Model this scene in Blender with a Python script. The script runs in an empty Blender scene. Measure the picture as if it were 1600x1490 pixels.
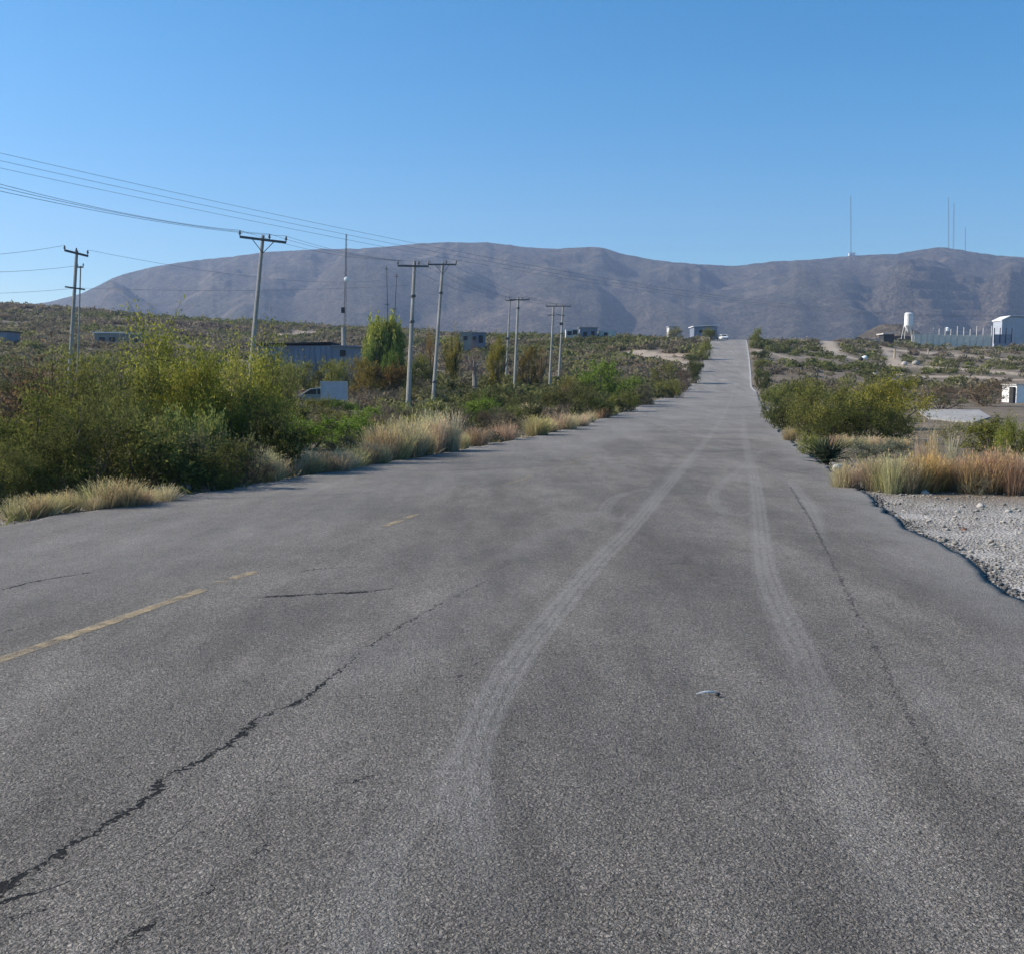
import bpy, math, random
import numpy as np
from mathutils import Vector
SC = bpy.context.scene
COL = SC.collection

# ---------------------------------------------------------------- camera, sky, sun, exposure
F = 1570.0; CX = 800.0; CY = 745.0; CAMH = 1.6; VH = 595.0
TH = math.atan((CY - VH) / F)
cd = bpy.data.cameras.new('camera'); cam = bpy.data.objects.new('camera', cd); COL.objects.link(cam)
cam.location = (0, 0, CAMH); cam.rotation_euler = (math.pi/2 - TH, 0, 0)
cd.sensor_fit = 'HORIZONTAL'; cd.sensor_width = 36.0; cd.lens = 36.0 * F / 1600.0
cd.clip_start = 0.05; cd.clip_end = 30000
SC.camera = cam
SUN_EL = math.radians(34); SUN_AZ = math.radians(-82)      # azimuth from +Y, clockwise; negative = left
w = bpy.data.worlds.new('World'); SC.world = w; w.use_nodes = True
nt = w.node_tree; bg = nt.nodes['Background']; bg.inputs[1].default_value = 0.103
sky = nt.nodes.new('ShaderNodeTexSky'); sky.sky_type = 'NISHITA'; sky.sun_disc = False
sky.sun_elevation = SUN_EL; sky.sun_rotation = SUN_AZ
sky.air_density = 1.0; sky.dust_density = 1.3; sky.ozone_density = 3.0; sky.altitude = 800
hs = nt.nodes.new('ShaderNodeHueSaturation'); hs.inputs['Saturation'].default_value = 1.46; hs.inputs['Hue'].default_value = .492
nt.links.new(sky.outputs[0], hs.inputs['Color']); nt.links.new(hs.outputs[0], bg.inputs[0])
sl = bpy.data.lights.new('sun', 'SUN'); sl.energy = 4.8; sl.angle = math.radians(0.5); sl.color = (1.0, 0.92, 0.80)
so = bpy.data.objects.new('sun', sl); COL.objects.link(so)
sd = Vector((math.sin(SUN_AZ)*math.cos(SUN_EL), math.cos(SUN_AZ)*math.cos(SUN_EL), math.sin(SUN_EL)))
so.rotation_euler = sd.to_track_quat('Z', 'Y').to_euler()
so.location = sd * 50
SC.view_settings.view_transform = 'Standard'; SC.view_settings.look = 'None'
SC.view_settings.gamma = 1.0; SC.view_settings.exposure = 0.74
SC.cycles.max_bounces = 5; SC.cycles.transparent_max_bounces = 8; SC.cycles.volume_bounces = 0
SC.cycles.diffuse_bounces = 3

rng = np.random.default_rng(7); R = random.Random(11)

# ---------------------------------------------------------------- maths helpers
def ray(u, v):
    a = (u - CX) / F; b = (CY - v) / F
    return np.array([a, math.cos(TH) + math.sin(TH)*b, -math.sin(TH) + math.cos(TH)*b])
def at(u, v, d):
    r = ray(u, v); s = d / r[1]
    return np.array([r[0]*s, d, CAMH + r[2]*s])
def zat(v, d): return at(CX, v, d)[2]
def h2(ix, iy, s):
    n = (ix.astype(np.int64)*374761393 + iy.astype(np.int64)*668265263 + s*974634777) & 0x7fffffff
    n = ((n ^ (n >> 13)) * 1274126177) & 0x7fffffff
    n = (n ^ (n >> 16)) & 0xffff
    return n / 65535.0
def vn(x, y, s=0):
    x = np.asarray(x, float); y = np.asarray(y, float)
    ix = np.floor(x); iy = np.floor(y); fx = x-ix; fy = y-iy
    fx = fx*fx*(3-2*fx); fy = fy*fy*(3-2*fy)
    a = h2(ix, iy, s); b = h2(ix+1, iy, s); c = h2(ix, iy+1, s); d = h2(ix+1, iy+1, s)
    return (a*(1-fx)+b*fx)*(1-fy) + (c*(1-fx)+d*fx)*fy
def fbm(x, y, s=0, o=4):
    t = 0; a = .5; n = 0
    for k in range(o):
        t = t + a*vn(x*2**k, y*2**k, s+k*17); n += a; a *= .5
    return t/n
def sstep(a, b, x):
    t = np.clip((x-a)/(b-a), 0, 1); return t*t*(3-2*t)

# ---------------------------------------------------------------- road definition (world metres)
rows = [(-60, -9.8-60*.2736, 2.4-60*.21, 60*.0158), (0, -9.8, 2.4, 0), (30, -9.8+30*.2736, 2.4+30*.21, -.474)]
for v, d, ul, ur in [(677.5, 42, 858, 1221), (645, 74, 972, 1207), (625, 110, 1028, 1186), (612, 145, 1071, 1182),
                     (607, 155, 1077, 1174.5), (587, 175, 1090, 1174), (560, 205, 1102, 1171.5), (531, 250, 1112, 1167)]:
    pl = at(ul, v, d); pr = at(ur, v, d); rows.append((d, pl[0], pr[0], pl[2]))
k = rows[-1]
rows += [(262, k[1]+2.3, k[2]+2.3, k[3]+.5), (300, k[1]+8, k[2]+8, k[3]-2.0), (420, k[1]+25, k[2]+25, k[3]-9)]
rows = np.array(rows)
yy = np.arange(-60, 420, .5)
def blur(a, n):
    kx = np.ones(n)/n; p = np.pad(a, n//2, mode='edge'); return np.convolve(p, kx, 'valid')[:len(a)]
_xl = blur(np.interp(yy, rows[:,0], rows[:,1]), 9); _xr = blur(np.interp(yy, rows[:,0], rows[:,2]), 7)
_rz = blur(blur(np.interp(yy, rows[:,0], rows[:,3]), 21), 15)
def XL(y): return np.interp(y, yy, _xl) + (fbm(np.asarray(y)*1.1, 0.5, 3)-.5)*.35
def XR(y): return np.interp(y, yy, _xr) + (fbm(np.asarray(y)*.9, 7.5, 5)-.5)*.5 + (fbm(np.asarray(y)*3.1, 3.5, 6)-.5)*.07
def RZ(y): return np.interp(y, yy, _rz)
def rdist(x, y): return np.maximum(XL(y)-x, x-XR(y))

# ---------------------------------------------------------------- terrain definition
DK = np.array([5, 30, 60, 100, 150, 220, 300, 420, 600, 1200, 2500.])
UK = np.array([-3000, -900, 0, 250, 450, 600, 800, 1000, 1139, 1250, 1400, 1600, 4000.])
TK = np.array([
 [-.2,-.6,-.5, .5, 5, 13, 24, 38, 30, 18, 12],
 [-.2,-.6,-.5, .5, 5, 13, 24, 38, 30, 18, 12],
 [-.1,-.6,-.6, .3, 4, 11, 20, 34, 28, 16, 12],
 [-.1,-.6,-.6, 0, 3, 8.5, 16, 29, 24, 16, 12],
 [-.1,-.6,-.7,-.2, 2.3, 6.5, 13, 25.5, 20, 15, 12],
 [-.1,-.6,-.7,-.3, 1.5, 6, 12.5, 23.5, 20, 14, 12],
 [-.1,-.6,-.7,-.5, .8, 6, 15.2, 17, 14, 12, 12],
 [-.1,-.5,-.75,-.5, .6, 7.3, 15.6, 13, 12, 10, 12],
 [-.1,-.474,-.75,-.6, .3, 7.9, 11, 3, 2, 5, 12],
 [-.1,-.5,-.8,-.7, 0, 7, 15.4, 14, 10, 10, 12],
 [-.1,-.5,-.9,-.8, 0, 4.6, 11, 17.6, 12, 10, 12],
 [-.1,-.5,-.9,-.9, 0, 4.2, 9.5, 16.6, 12, 10, 12],
 [-.1,-.5,-.9,-.9, 0, 4.2, 9.5, 16, 12, 10, 12]])
NA, ND = 240, 200
_ag = np.linspace(-2.4, 2.0, NA); _lg = np.linspace(math.log(5), math.log(2500), ND)
_tab = np.zeros((NA, ND)); _ak = (UK-CX)/F
_tmp = np.array([np.interp(np.exp(_lg), DK, TK[i]) for i in range(len(UK))])
for j in range(ND): _tab[:, j] = np.interp(_ag, _ak, _tmp[:, j])
for i in range(NA): _tab[i] = blur(blur(_tab[i], 7), 5)
for j in range(ND): _tab[:, j] = blur(_tab[:, j], 7)
def T(x, y):
    x = np.asarray(x, float); y = np.asarray(y, float)
    ye = np.maximum(y, 12.0); a = np.clip(x/ye, _ag[0], _ag[-1]-1e-6); l = np.clip(np.log(ye), _lg[0], _lg[-1]-1e-6)
    fa = (a-_ag[0])/(_ag[1]-_ag[0]); fl = (l-_lg[0])/(_lg[1]-_lg[0])
    i = np.clip(fa.astype(int), 0, NA-2); j = np.clip(fl.astype(int), 0, ND-2); fa = fa-i; fl = fl-j
    return (_tab[i,j]*(1-fa)+_tab[i+1,j]*fa)*(1-fl) + (_tab[i,j+1]*(1-fa)+_tab[i+1,j+1]*fa)*fl
def G(x, y):
    """ground height"""
    x = np.asarray(x, float); y = np.asarray(y, float)
    r = rdist(x, y); rz = RZ(y)
    on = sstep(408, 380, y)
    wgt = 1 - (1-sstep(.8, 9, r))*on
    amp = .25 + np.clip((y-60)/300, 0, 1)*2.6
    n = (fbm(x/17, y/17, 21)-.5)*amp + (fbm(x/2.3, y/2.3, 31)-.5)*.22
    edge = rz - .05 - .16*sstep(0, -.8, r) + (fbm(x/1.1, y/1.1, 41)-.5)*.10*sstep(-.1, .4, r)
    return edge*(1-wgt) + (T(x, y) + n)*wgt
def hit(u, v, road=False):
    r = ray(u, v); d = np.exp(np.linspace(math.log(2.0), math.log(2400), 3000)); s = d/r[1]
    z = CAMH + r[2]*s; x = r[0]*s; g = RZ(d) if road else G(x, d)
    k = np.where(z < g)[0]
    if len(k) == 0: k = [2999]
    return np.array([x[k[0]], d[k[0]], g[k[0]]])
def pdist(x, y, pts):
    best = np.full(x.shape, 1e9)
    for (ax, ay), (bx, by) in zip(pts[:-1], pts[1:]):
        dx, dy = bx-ax, by-ay; L = dx*dx+dy*dy+1e-9
        t = np.clip(((x-ax)*dx+(y-ay)*dy)/L, 0, 1)
        best = np.minimum(best, np.hypot(x-ax-t*dx, y-ay-t*dy))
    return best
def rp(pix): return [tuple(hit(u, v, True)[:2]) for u, v in pix]
def gp(pix): return [tuple(hit(u, v)[:2]) for u, v in pix]

# ---------------------------------------------------------------- materials
class NT:
    def __init__(s, name):
        s.m = bpy.data.materials.new(name); s.m.use_nodes = True; s.t = s.m.node_tree; s.t.nodes.clear()
        s.out = s.t.nodes.new('ShaderNodeOutputMaterial')
    def n(s, typ, **kw):
        nd = s.t.nodes.new('ShaderNode'+typ)
        for k, v in kw.items():
            if k.startswith('_'): setattr(nd, k[1:], v)
            else:
                key = k.replace('~', ' ')
                if key.isdigit(): key = int(key)
                elif key[0] == 'i' and key[1:].isdigit(): key = int(key[1:])
                inp = nd.inputs[key]
                if hasattr(v, 'is_output') : s.t.links.new(v, inp)
                else: inp.default_value = v
        return nd
    def noise(s, vec, scale, det=4, rough=.55): return s.n('TexNoise', Vector=vec, Scale=scale, Detail=det, Roughness=rough).outputs[0]
    def ramp(s, fac, stops, interp='LINEAR'):
        r = s.n('ValToRGB', Fac=fac); e = r.color_ramp; e.interpolation = interp
        while len(e.elements) < len(stops): e.elements.new(.5)
        for el, (p, c) in zip(e.elements, stops):
            el.position = p; el.color = (c, c, c, 1) if isinstance(c, (int, float)) else (*c, 1)
        return r.outputs[0]
    def mix(s, f, a, b, mode='MIX'):
        m = s.n('MixRGB', _blend_type=mode, Fac=f)
        for i, x in ((1, a), (2, b)):
            if hasattr(x, 'is_output'): s.t.links.new(x, m.inputs[i])
            else: m.inputs[i].default_value = (*x, 1) if len(x) == 3 else x
        return m.outputs[0]
    def math(s, op, a, b=0.0): return s.n('Math', _operation=op, i0=a, i1=b).outputs[0]
    def pos(s): return s.n('NewGeometry').outputs['Position']
    def obj(s): return s.n('TexCoord').outputs['Object']
    def attr(s, name): return s.n('Attribute', _attribute_name=name).outputs['Fac']
    def fin(s, col, rough=.9, bump=None, bd=.02, bs=1.0, metal=0.0):
        b = s.n('BsdfPrincipled', Roughness=rough, Metallic=metal)
        b.inputs['Specular IOR Level'].default_value = .3
        if hasattr(col, 'is_output'): s.t.links.new(col, b.inputs[0])
        else: b.inputs[0].default_value = (*col, 1)
        if bump is not None:
            bp = s.n('Bump', Height=bump, Distance=bd, Strength=bs); s.t.links.new(bp.outputs[0], b.inputs['Normal'])
        s.t.links.new(b.outputs[0], s.out.inputs[0]); return s.m

def weathered(name, col, var=.25, scale=3.0, rough=.8, bump=.01, metal=0.0):
    t = NT(name); p = t.obj(); n1 = t.noise(p, scale, 6, .65); n2 = t.noise(p, scale*7, 4)
    f = t.ramp(n1, [(.3, 1-var), (.7, 1+var*.5)]); c = t.mix(1.0, col, f, 'MULTIPLY')
    c = t.mix(.35, c, t.mix(1.0, c, t.ramp(n2, [(.3, .6), (.7, 1.2)]), 'MULTIPLY'))
    return t.fin(c, rough, n2, bump, .6, metal)

def asphalt_mat():
    t = NT('asphalt'); p = t.pos()
    mp = t.n('Mapping', Vector=p); mp.inputs['Rotation'].default_value = (0, 0, math.radians(13.8)); mp.inputs['Scale'].default_value = (1, .1, 1)
    st = mp.outputs[0]
    big = t.noise(p, .22, 4); streak = t.noise(st, .9, 5, .6); mp2 = t.n('Mapping', Vector=p); mp2.inputs['Rotation'].default_value = (0, 0, math.radians(13.8)); mp2.inputs['Scale'].default_value = (1, .3, 1); mid = t.noise(mp2.outputs[0], 3.2, 7, .7)
    wp = t.mix(.03, p, t.n('TexNoise', Vector=p, Scale=38.0, Detail=3.0).outputs['Color'], 'ADD')
    vo = t.n('TexVoronoi', Vector=wp, Scale=88.0, Randomness=1.0); vd = vo.outputs['Distance']
    vc = t.n('SeparateColor', Color=vo.outputs['Color']).outputs[0]
    vo2 = t.n('TexVoronoi', Vector=p, Scale=210.0).outputs['Distance']
    fine = t.noise(wp, 105, 4, .75); coarse = t.noise(p, 34, 4, .7)
    c = t.ramp(streak, [(.3, (.178, .160, .139)), (.7, (.288, .261, .230))])
    c = t.mix(1.0, c, t.ramp(big, [(.3, .76), (.7, 1.2)]), 'MULTIPLY')
    c = t.mix(1.0, c, t.ramp(mid, [(.3, .78), (.7, 1.18)]), 'MULTIPLY')
    c = t.mix(1.0, c, t.ramp(vc, [(0, .72), (.5, 1.0), (1, 1.32)]), 'MULTIPLY')
    gap = t.ramp(vd, [(.3, 1.1), (.7, .55)])
    c = t.mix(.5, c, t.mix(1.0, c, gap, 'MULTIPLY'))
    c = t.mix(.95, c, t.mix(1.0, c, t.ramp(fine, [(.37, .28), (.63, 1.7)]), 'MULTIPLY'))
    c = t.mix(1.0, c, t.ramp(coarse, [(.29, .25), (.41, .97), (.66, 1.2)]), 'MULTIPLY')
    sdn = t.math('ADD', t.attr('crack_offset'), t.math('MULTIPLY', t.math('SUBTRACT', t.noise(p, 11, 4, .65), .5), .14))
    sdn = t.math('ADD', sdn, t.math('MULTIPLY', t.math('SUBTRACT', t.n('TexVoronoi', Vector=p, Scale=42.0).outputs['Distance'], .35), .05))
    cwm = t.math('MULTIPLY', t.attr('crack_width'), t.ramp(t.noise(p, 5.5, 4, .6), [(.34, .22), (.62, 1.45)]))
    ck = t.n('MapRange', Value=t.math('DIVIDE', t.math('ABSOLUTE', sdn), t.math('ADD', cwm, .00012))); ck.inputs[1].default_value = .75; ck.inputs[2].default_value = 1.25; ck.inputs[3].default_value = 1; ck.inputs[4].default_value = 0
    ck = ck.outputs[0]
    dust = t.attr('dust'); dn = t.math('MULTIPLY', dust, t.ramp(t.noise(p, 3.5, 6, .65), [(.25, .4), (.7, 1.15)]))
    c = t.mix(dn, c, t.mix(.6, (.36, .345, .33), t.mix(1.0, (.36, .345, .33), gap, 'MULTIPLY')))
    tar_and_shade = t.attr('tar_and_shade'); tn = t.math('MULTIPLY', tar_and_shade, t.ramp(t.noise(p, 2.5, 5, .6), [(.3, .3), (.65, 1)]))
    c = t.mix(tn, c, (.055, .055, .06))  # dark road marks and a painted pole shadow over the asphalt
    to = t.math('ADD', t.attr('track_offset'), t.math('MULTIPLY', t.math('SUBTRACT', t.noise(p, 6, 4, .6), .5), .05))
    tw = t.n('MapRange', Value=t.math('DIVIDE', t.math('ABSOLUTE', to), t.math('ADD', t.attr('track_width'), .001))); tw.inputs[1].default_value = .72; tw.inputs[2].default_value = 1.12; tw.inputs[3].default_value = 1; tw.inputs[4].default_value = 0
    gv = t.n('MapRange', Value=t.math('SINE', t.math('MULTIPLY', to, 85.0))); gv.inputs[1].default_value = -1.0; gv.inputs[2].default_value = -.2; gv.inputs[3].default_value = .35; gv.inputs[4].default_value = 1
    tk = t.math('MULTIPLY', t.math('MULTIPLY', tw.outputs[0], t.attr('track_dust')), t.math('MULTIPLY', gv.outputs[0], t.ramp(t.noise(p, 16, 5, .7), [(.34, .35), (.6, 1.2)])))
    c = t.mix(tk, c, t.mix(.75, (.44, .425, .40), t.mix(1.0, (.44, .425, .40), t.ramp(fine, [(.36, .45), (.64, 1.3)]), 'MULTIPLY')))
    c = t.mix(ck, c, (.006, .006, .006))
    h = t.math('ADD', t.math('MULTIPLY', vd, -1.0), t.math('MULTIPLY', t.noise(p, 12, 5), .7))
    h = t.math('ADD', h, t.math('MULTIPLY', ck, -1.5))
    h = t.math('ADD', h, t.math('ADD', t.math('MULTIPLY', vo2, -.3), t.math('MULTIPLY', fine, 1.1)))
    return t.fin(c, .88, h, .018, 1.0)

def ground_mat():
    t = NT('dry_soil'); p = t.pos()
    a = t.noise(p, .06, 6, .6); b = t.noise(p, .7, 6, .65); f = t.noise(p, 9, 5, .7)
    c = t.ramp(a, [(.3, (.115, .088, .06)), (.5, (.19, .148, .108)), (.7, (.27, .215, .165))])
    c = t.mix(1.0, c, t.ramp(b, [(.3, .62), (.7, 1.22)]), 'MULTIPLY')
    c = t.mix(t.ramp(t.noise(p, .35, 6, .7), [(.5, 0), (.62, .7)]), c, (.075, .075, .04))
    gr = t.attr('gravel')
    g = t.ramp(t.n('TexVoronoi', Vector=p, Scale=28.0).outputs['Color'], [(0, (.26, .238, .21)), (1, (.46, .425, .385))])
    g = t.mix(1.0, g, t.ramp(t.noise(p, .9, 6, .65), [(.3, .62), (.7, 1.2)]), 'MULTIPLY')
    c = t.mix(gr, c, g)
    br = t.math('MULTIPLY', t.attr('bare'), t.ramp(b, [(.2, .55), (.6, 1)]))
    c = t.mix(br, c, (.42, .34, .26))
    c = t.mix(1.0, c, t.ramp(f, [(.3, .72), (.7, 1.2)]), 'MULTIPLY')
    h = t.math('ADD', f, t.n('TexVoronoi', Vector=p, Scale=30.0).outputs['Distance'])
    return t.fin(c, .95, h, .03, .9)

def mountain_mat():
    t = NT('mountain_scrub'); p = t.pos()
    a = t.noise(p, .0022, 6, .62); s = t.noise(p, .035, 7, .75); g = t.noise(p, .14, 5, .8)
    c = t.ramp(a, [(.3, (.042, .040, .030)), (.55, (.062, .052, .038)), (.75, (.080, .063, .048))])
    c = t.mix(1.0, c, t.ramp(s, [(.34, .4), (.66, 1.6)]), 'MULTIPLY')
    c = t.mix(.8, c, t.mix(1.0, c, t.ramp(g, [(.40, .15), (.60, 1.9)]), 'MULTIPLY'))
    c = t.mix(t.attr('tan'), c, (.30, .235, .17))
    return t.fin(c, .95, t.math('ADD', s, t.math('MULTIPLY', g, .4)), 14.0, .8)

def leaf_mat(name='leaf', usecol=None, trans=.38):
    t = NT(name)
    tint = t.attr('tint')
    base = t.n('Attribute', _attribute_name=usecol).outputs['Color'] if usecol else t.n('ObjectInfo').outputs['Color']
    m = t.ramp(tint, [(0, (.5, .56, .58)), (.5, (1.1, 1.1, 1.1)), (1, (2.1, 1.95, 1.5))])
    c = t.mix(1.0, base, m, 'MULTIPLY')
    d = t.n('BsdfDiffuse', Color=c); tr = t.n('BsdfTranslucent', Color=c)
    mx = t.n('MixShader', Fac=trans); t.t.links.new(d.outputs[0], mx.inputs[1]); t.t.links.new(tr.outputs[0], mx.inputs[2])
    t.t.links.new(mx.outputs[0], t.out.inputs[0]); return t.m

M = dict(asphalt=asphalt_mat(), ground=ground_mat(), mountain=mountain_mat(),
    leaf=leaf_mat(), leafc=leaf_mat('scrub_leaf', 'col'), straw=leaf_mat('straw_blade', None, .35),
    bark=weathered('bark', (.12, .095, .075), .4, 9), palebark=weathered('pale_bark', (.27, .24, .21), .3, 9),
    concrete=weathered('pole_concrete', (.33, .32, .30), .3, 1.2), arm=weathered('galvanised_arm', (.10, .105, .11), .3, 4, .6),
    porcelain=weathered('porcelain', (.16, .15, .15), .2, 8, .35), wire=weathered('wire_metal', (.10, .11, .12), .2, 2, .6),
    block=weathered('grey_block', (.25, .24, .225), .3, .8), pale=weathered('pale_plaster', (.55, .53, .5), .22, .7),
    bluegrey=weathered('blue_grey_metal', (.20, .23, .30), .3, .5, .55), roofmetal=weathered('metal_roof', (.36, .39, .45), .15, .3, .45),
    white=weathered('white_paint', (.78, .78, .78), .12, 2, .5), dark=weathered('dark_opening', (.03, .032, .035), .2, 2),
    steel=weathered('mast_steel', (.10, .105, .12), .2, .5, .6), rock=weathered('pale_rock', (.42, .39, .36), .35, 4, .9, .03),
    wood=weathered('weathered_wood', (.42, .34, .24), .3, 6), carpaint=weathered('car_paint', (.22, .25, .24), .12, 1, .35),
    glass=weathered('car_glass', (.03, .035, .04), .1, 1, .12), tyre=weathered('tyre_rubber', (.025, .025, .025), .2, 6, .85),
    redmetal=weathered('rust', (.22, .10, .06), .4, 5), signface=weathered('sign_face', (.42, .42, .46), .14, 1.3, .5),
    concretepad=weathered('pale_concrete', (.34, .32, .295), .25, .6), stone=weathered('gravel_stone', (.32, .30, .275), .4, 20),
    lamp=weathered('lamp_lens', (.6, .55, .5), .1, 8, .2))
def crack_mat():
    t = NT('crack_gap'); return t.fin(t.ramp(t.noise(t.pos(), 30, 3), [(.3, (.002, .002, .002)), (.7, (.010, .010, .010))]), .95)
M['crack'] = crack_mat(); M['yardblock'] = weathered('yard_block', (.78, .68, .56), .2, .6)
def fineline_mat(name, col, lo, hi, mx):
    t = NT(name); p = t.pos()
    f = t.math('MULTIPLY', t.ramp(t.noise(p, 7, 6, .7), [(lo, 0), (hi, 1)]), mx)
    n = t.n('BsdfPrincipled', Roughness=.85); t.t.links.new(t.mix(.7, col, t.mix(1.0, col, t.ramp(t.noise(p, 110, 3, .7), [(.3, .45), (.7, 1.4)]), 'MULTIPLY')), n.inputs[0])
    tr = t.n('BsdfTransparent'); ms = t.n('MixShader', Fac=f)
    t.t.links.new(tr.outputs[0], ms.inputs[1]); t.t.links.new(n.outputs[0], ms.inputs[2]); t.t.links.new(ms.outputs[0], t.out.inputs[0]); return t.m
M['yellow'] = fineline_mat('worn_yellow_paint', (.40, .305, .175), .34, .62, .75)
M['yellowfaint'] = fineline_mat('faded_yellow_paint', (.36, .29, .18), .42, .62, .5)
M['whitefaint'] = fineline_mat('faded_white_paint', (.50, .49, .46), .25, .5, .8)
M['crumble'] = fineline_mat('crumbled_edge', (.06, .058, .055), .48, .58, .6)
M['hair'] = fineline_mat('hairline_crack', (.03, .03, .032), .35, .55, .8)

# ---------------------------------------------------------------- mesh helpers
def tag(o, label=None, cat=None, group=None, kind=None):
    if label: o['label'] = label
    if cat: o['category'] = cat
    if group: o['group'] = group
    if kind: o['kind'] = kind
    return o
def npmesh(name, V, Fc, attrs=None, cols=None, smooth=False):
    """V (n,3); Fc (m,k) same k, or list of arrays of different k"""
    me = bpy.data.meshes.new(name); V = np.asarray(V, np.float32)
    if not isinstance(Fc, list): Fc = [Fc]
    Fc = [np.asarray(f, np.int32) for f in Fc if len(f)]
    me.vertices.add(len(V)); me.vertices.foreach_set('co', V.ravel())
    tot = sum(f.size for f in Fc); npoly = sum(len(f) for f in Fc)
    me.loops.add(tot); me.polygons.add(npoly)
    me.loops.foreach_set('vertex_index', np.concatenate([f.ravel() for f in Fc]))
    sz = np.concatenate([np.full(len(f), f.shape[1], np.int32) for f in Fc])
    me.polygons.foreach_set('loop_start', np.concatenate([[0], np.cumsum(sz)[:-1]]).astype(np.int32))
    if smooth: me.polygons.foreach_set('use_smooth', np.ones(npoly, bool))
    me.update(calc_edges=True)
    for k, a in (attrs or {}).items():
        at_ = me.attributes.new(k, 'FLOAT', 'POINT'); at_.data.foreach_set('value', np.asarray(a, np.float32).ravel())
    for k, a in (cols or {}).items():
        at_ = me.attributes.new(k, 'FLOAT_COLOR', 'POINT'); at_.data.foreach_set('color', np.asarray(a, np.float32).ravel())
    return me
def link(name, me, mat, parent=None, loc=None, color=None):
    o = bpy.data.objects.new(name, me); COL.objects.link(o)
    if mat is not None and len(me.materials) == 0: me.materials.append(mat)
    if parent: o.parent = parent
    if loc is not None: o.location = loc
    if color: o.color = (*color, 1)
    return o
def empty(name, loc, label=None, cat=None, group=None):
    o = bpy.data.objects.new(name, None); COL.objects.link(o); o.location = loc; o.empty_display_size = .3
    return tag(o, label, cat, group)
def griddify(nr, nc):
    i = np.arange(nr-1)[:, None]*nc + np.arange(nc-1)[None]
    return np.stack([i, i+1, i+nc+1, i+nc], -1).reshape(-1, 4)
class MB:
    def __init__(s): s.v = []; s.f = []
    def add(s, V, Fs):
        b = len(s.v); s.v += [tuple(map(float, p)) for p in V]; s.f += [tuple(i+b for i in f) for f in Fs]; return s
    def box(s, c, size, rz=0, tilt=0):
        x, y, z = [q/2 for q in size]; V = []
        for dz in (-z, z):
            for dx, dy in ((-x, -y), (x, -y), (x, y), (-x, y)):
                px, pz = dx*math.cos(tilt)+dz*math.sin(tilt), -dx*math.sin(tilt)+dz*math.cos(tilt)
                V.append((c[0]+px*math.cos(rz)-dy*math.sin(rz), c[1]+px*math.sin(rz)+dy*math.cos(rz), c[2]+pz))
        return s.add(V, [(0,3,2,1),(4,5,6,7),(0,1,5,4),(1,2,6,5),(2,3,7,6),(3,0,4,7)])
    def tube(s, pts, rad, n=8, cap=True):
        pts = [Vector(p) for p in pts]; rad = rad if isinstance(rad, (list, tuple)) else [rad]*len(pts)
        V = []; Fs = []; up = None
        for i, p in enumerate(pts):
            d = (pts[min(i+1, len(pts)-1)] - pts[max(i-1, 0)]).normalized()
            if up is None: up = Vector((1, 0, 0)) if abs(d.x) < .8 else Vector((0, 1, 0))
            a = (up - d*up.dot(d)).normalized(); b = d.cross(a); up = a
            for j in range(n):
                t = 2*math.pi*j/n; V.append(p + (a*math.cos(t)+b*math.sin(t))*rad[i])
        for i in range(len(pts)-1):
            for j in range(n):
                Fs.append((i*n+j, i*n+(j+1)%n, (i+1)*n+(j+1)%n, (i+1)*n+j))
        if cap: Fs += [tuple(range(n-1, -1, -1)), tuple(range((len(pts)-1)*n, len(pts)*n))]
        return s.add(V, Fs)
    def lathe(s, c, prof, n=16):
        V = []; Fs = []
        for r, z in prof:
            for j in range(n):
                t = 2*math.pi*j/n; V.append((c[0]+r*math.cos(t), c[1]+r*math.sin(t), c[2]+z))
        for i in range(len(prof)-1):
            for j in range(n): Fs.append((i*n+j, i*n+(j+1)%n, (i+1)*n+(j+1)%n, (i+1)*n+j))
        Fs += [tuple(range(n-1, -1, -1)), tuple(range((len(prof)-1)*n, len(prof)*n))]
        return s.add(V, Fs)
    def prism(s, outline, y0, y1):
        """outline (x,z) extruded along y"""
        n = len(outline); V = [(x, y0, z) for x, z in outline]+[(x, y1, z) for x, z in outline]
        Fs = [tuple(range(n)), tuple(range(2*n-1, n-1, -1))]+[(i, i+n, (i+1)%n+n, (i+1)%n) for i in range(n)]
        return s.add(V, Fs)
    def rot(s, rz, c=(0, 0)):
        cs, sn = math.cos(rz), math.sin(rz)
        s.v = [((x-c[0])*cs-(y-c[1])*sn+c[0], (x-c[0])*sn+(y-c[1])*cs+c[1], z) for x, y, z in s.v]; return s
    def mesh(s, name, off=(0, 0, 0), smooth=False):
        me = bpy.data.meshes.new(name); me.from_pydata([(x-off[0], y-off[1], z-off[2]) for x, y, z in s.v], [], s.f)
        if smooth:
            for p in me.polygons: p.use_smooth = True
        me.update(); return me
    def build(s, name, mat, root=None, smooth=False, world=True, bevel=0):
        """world coords -> child of root (root unrotated) or a top-level object with its origin at its base"""
        if root is not None:
            par = root; off = Vector((0, 0, 0))
            if world:
                q = root
                while q: off += q.location; q = q.parent
            o = link(name, s.mesh(name, off, smooth), mat, par)
        else:
            a = np.array(s.v); off = ((a[:,0].min()+a[:,0].max())/2, (a[:,1].min()+a[:,1].max())/2, a[:,2].min())
            o = link(name, s.mesh(name, off, smooth), mat, None, off)
        if bevel:
            b = o.modifiers.new('bevel', 'BEVEL'); b.width = bevel; b.segments = 2
        return o

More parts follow.
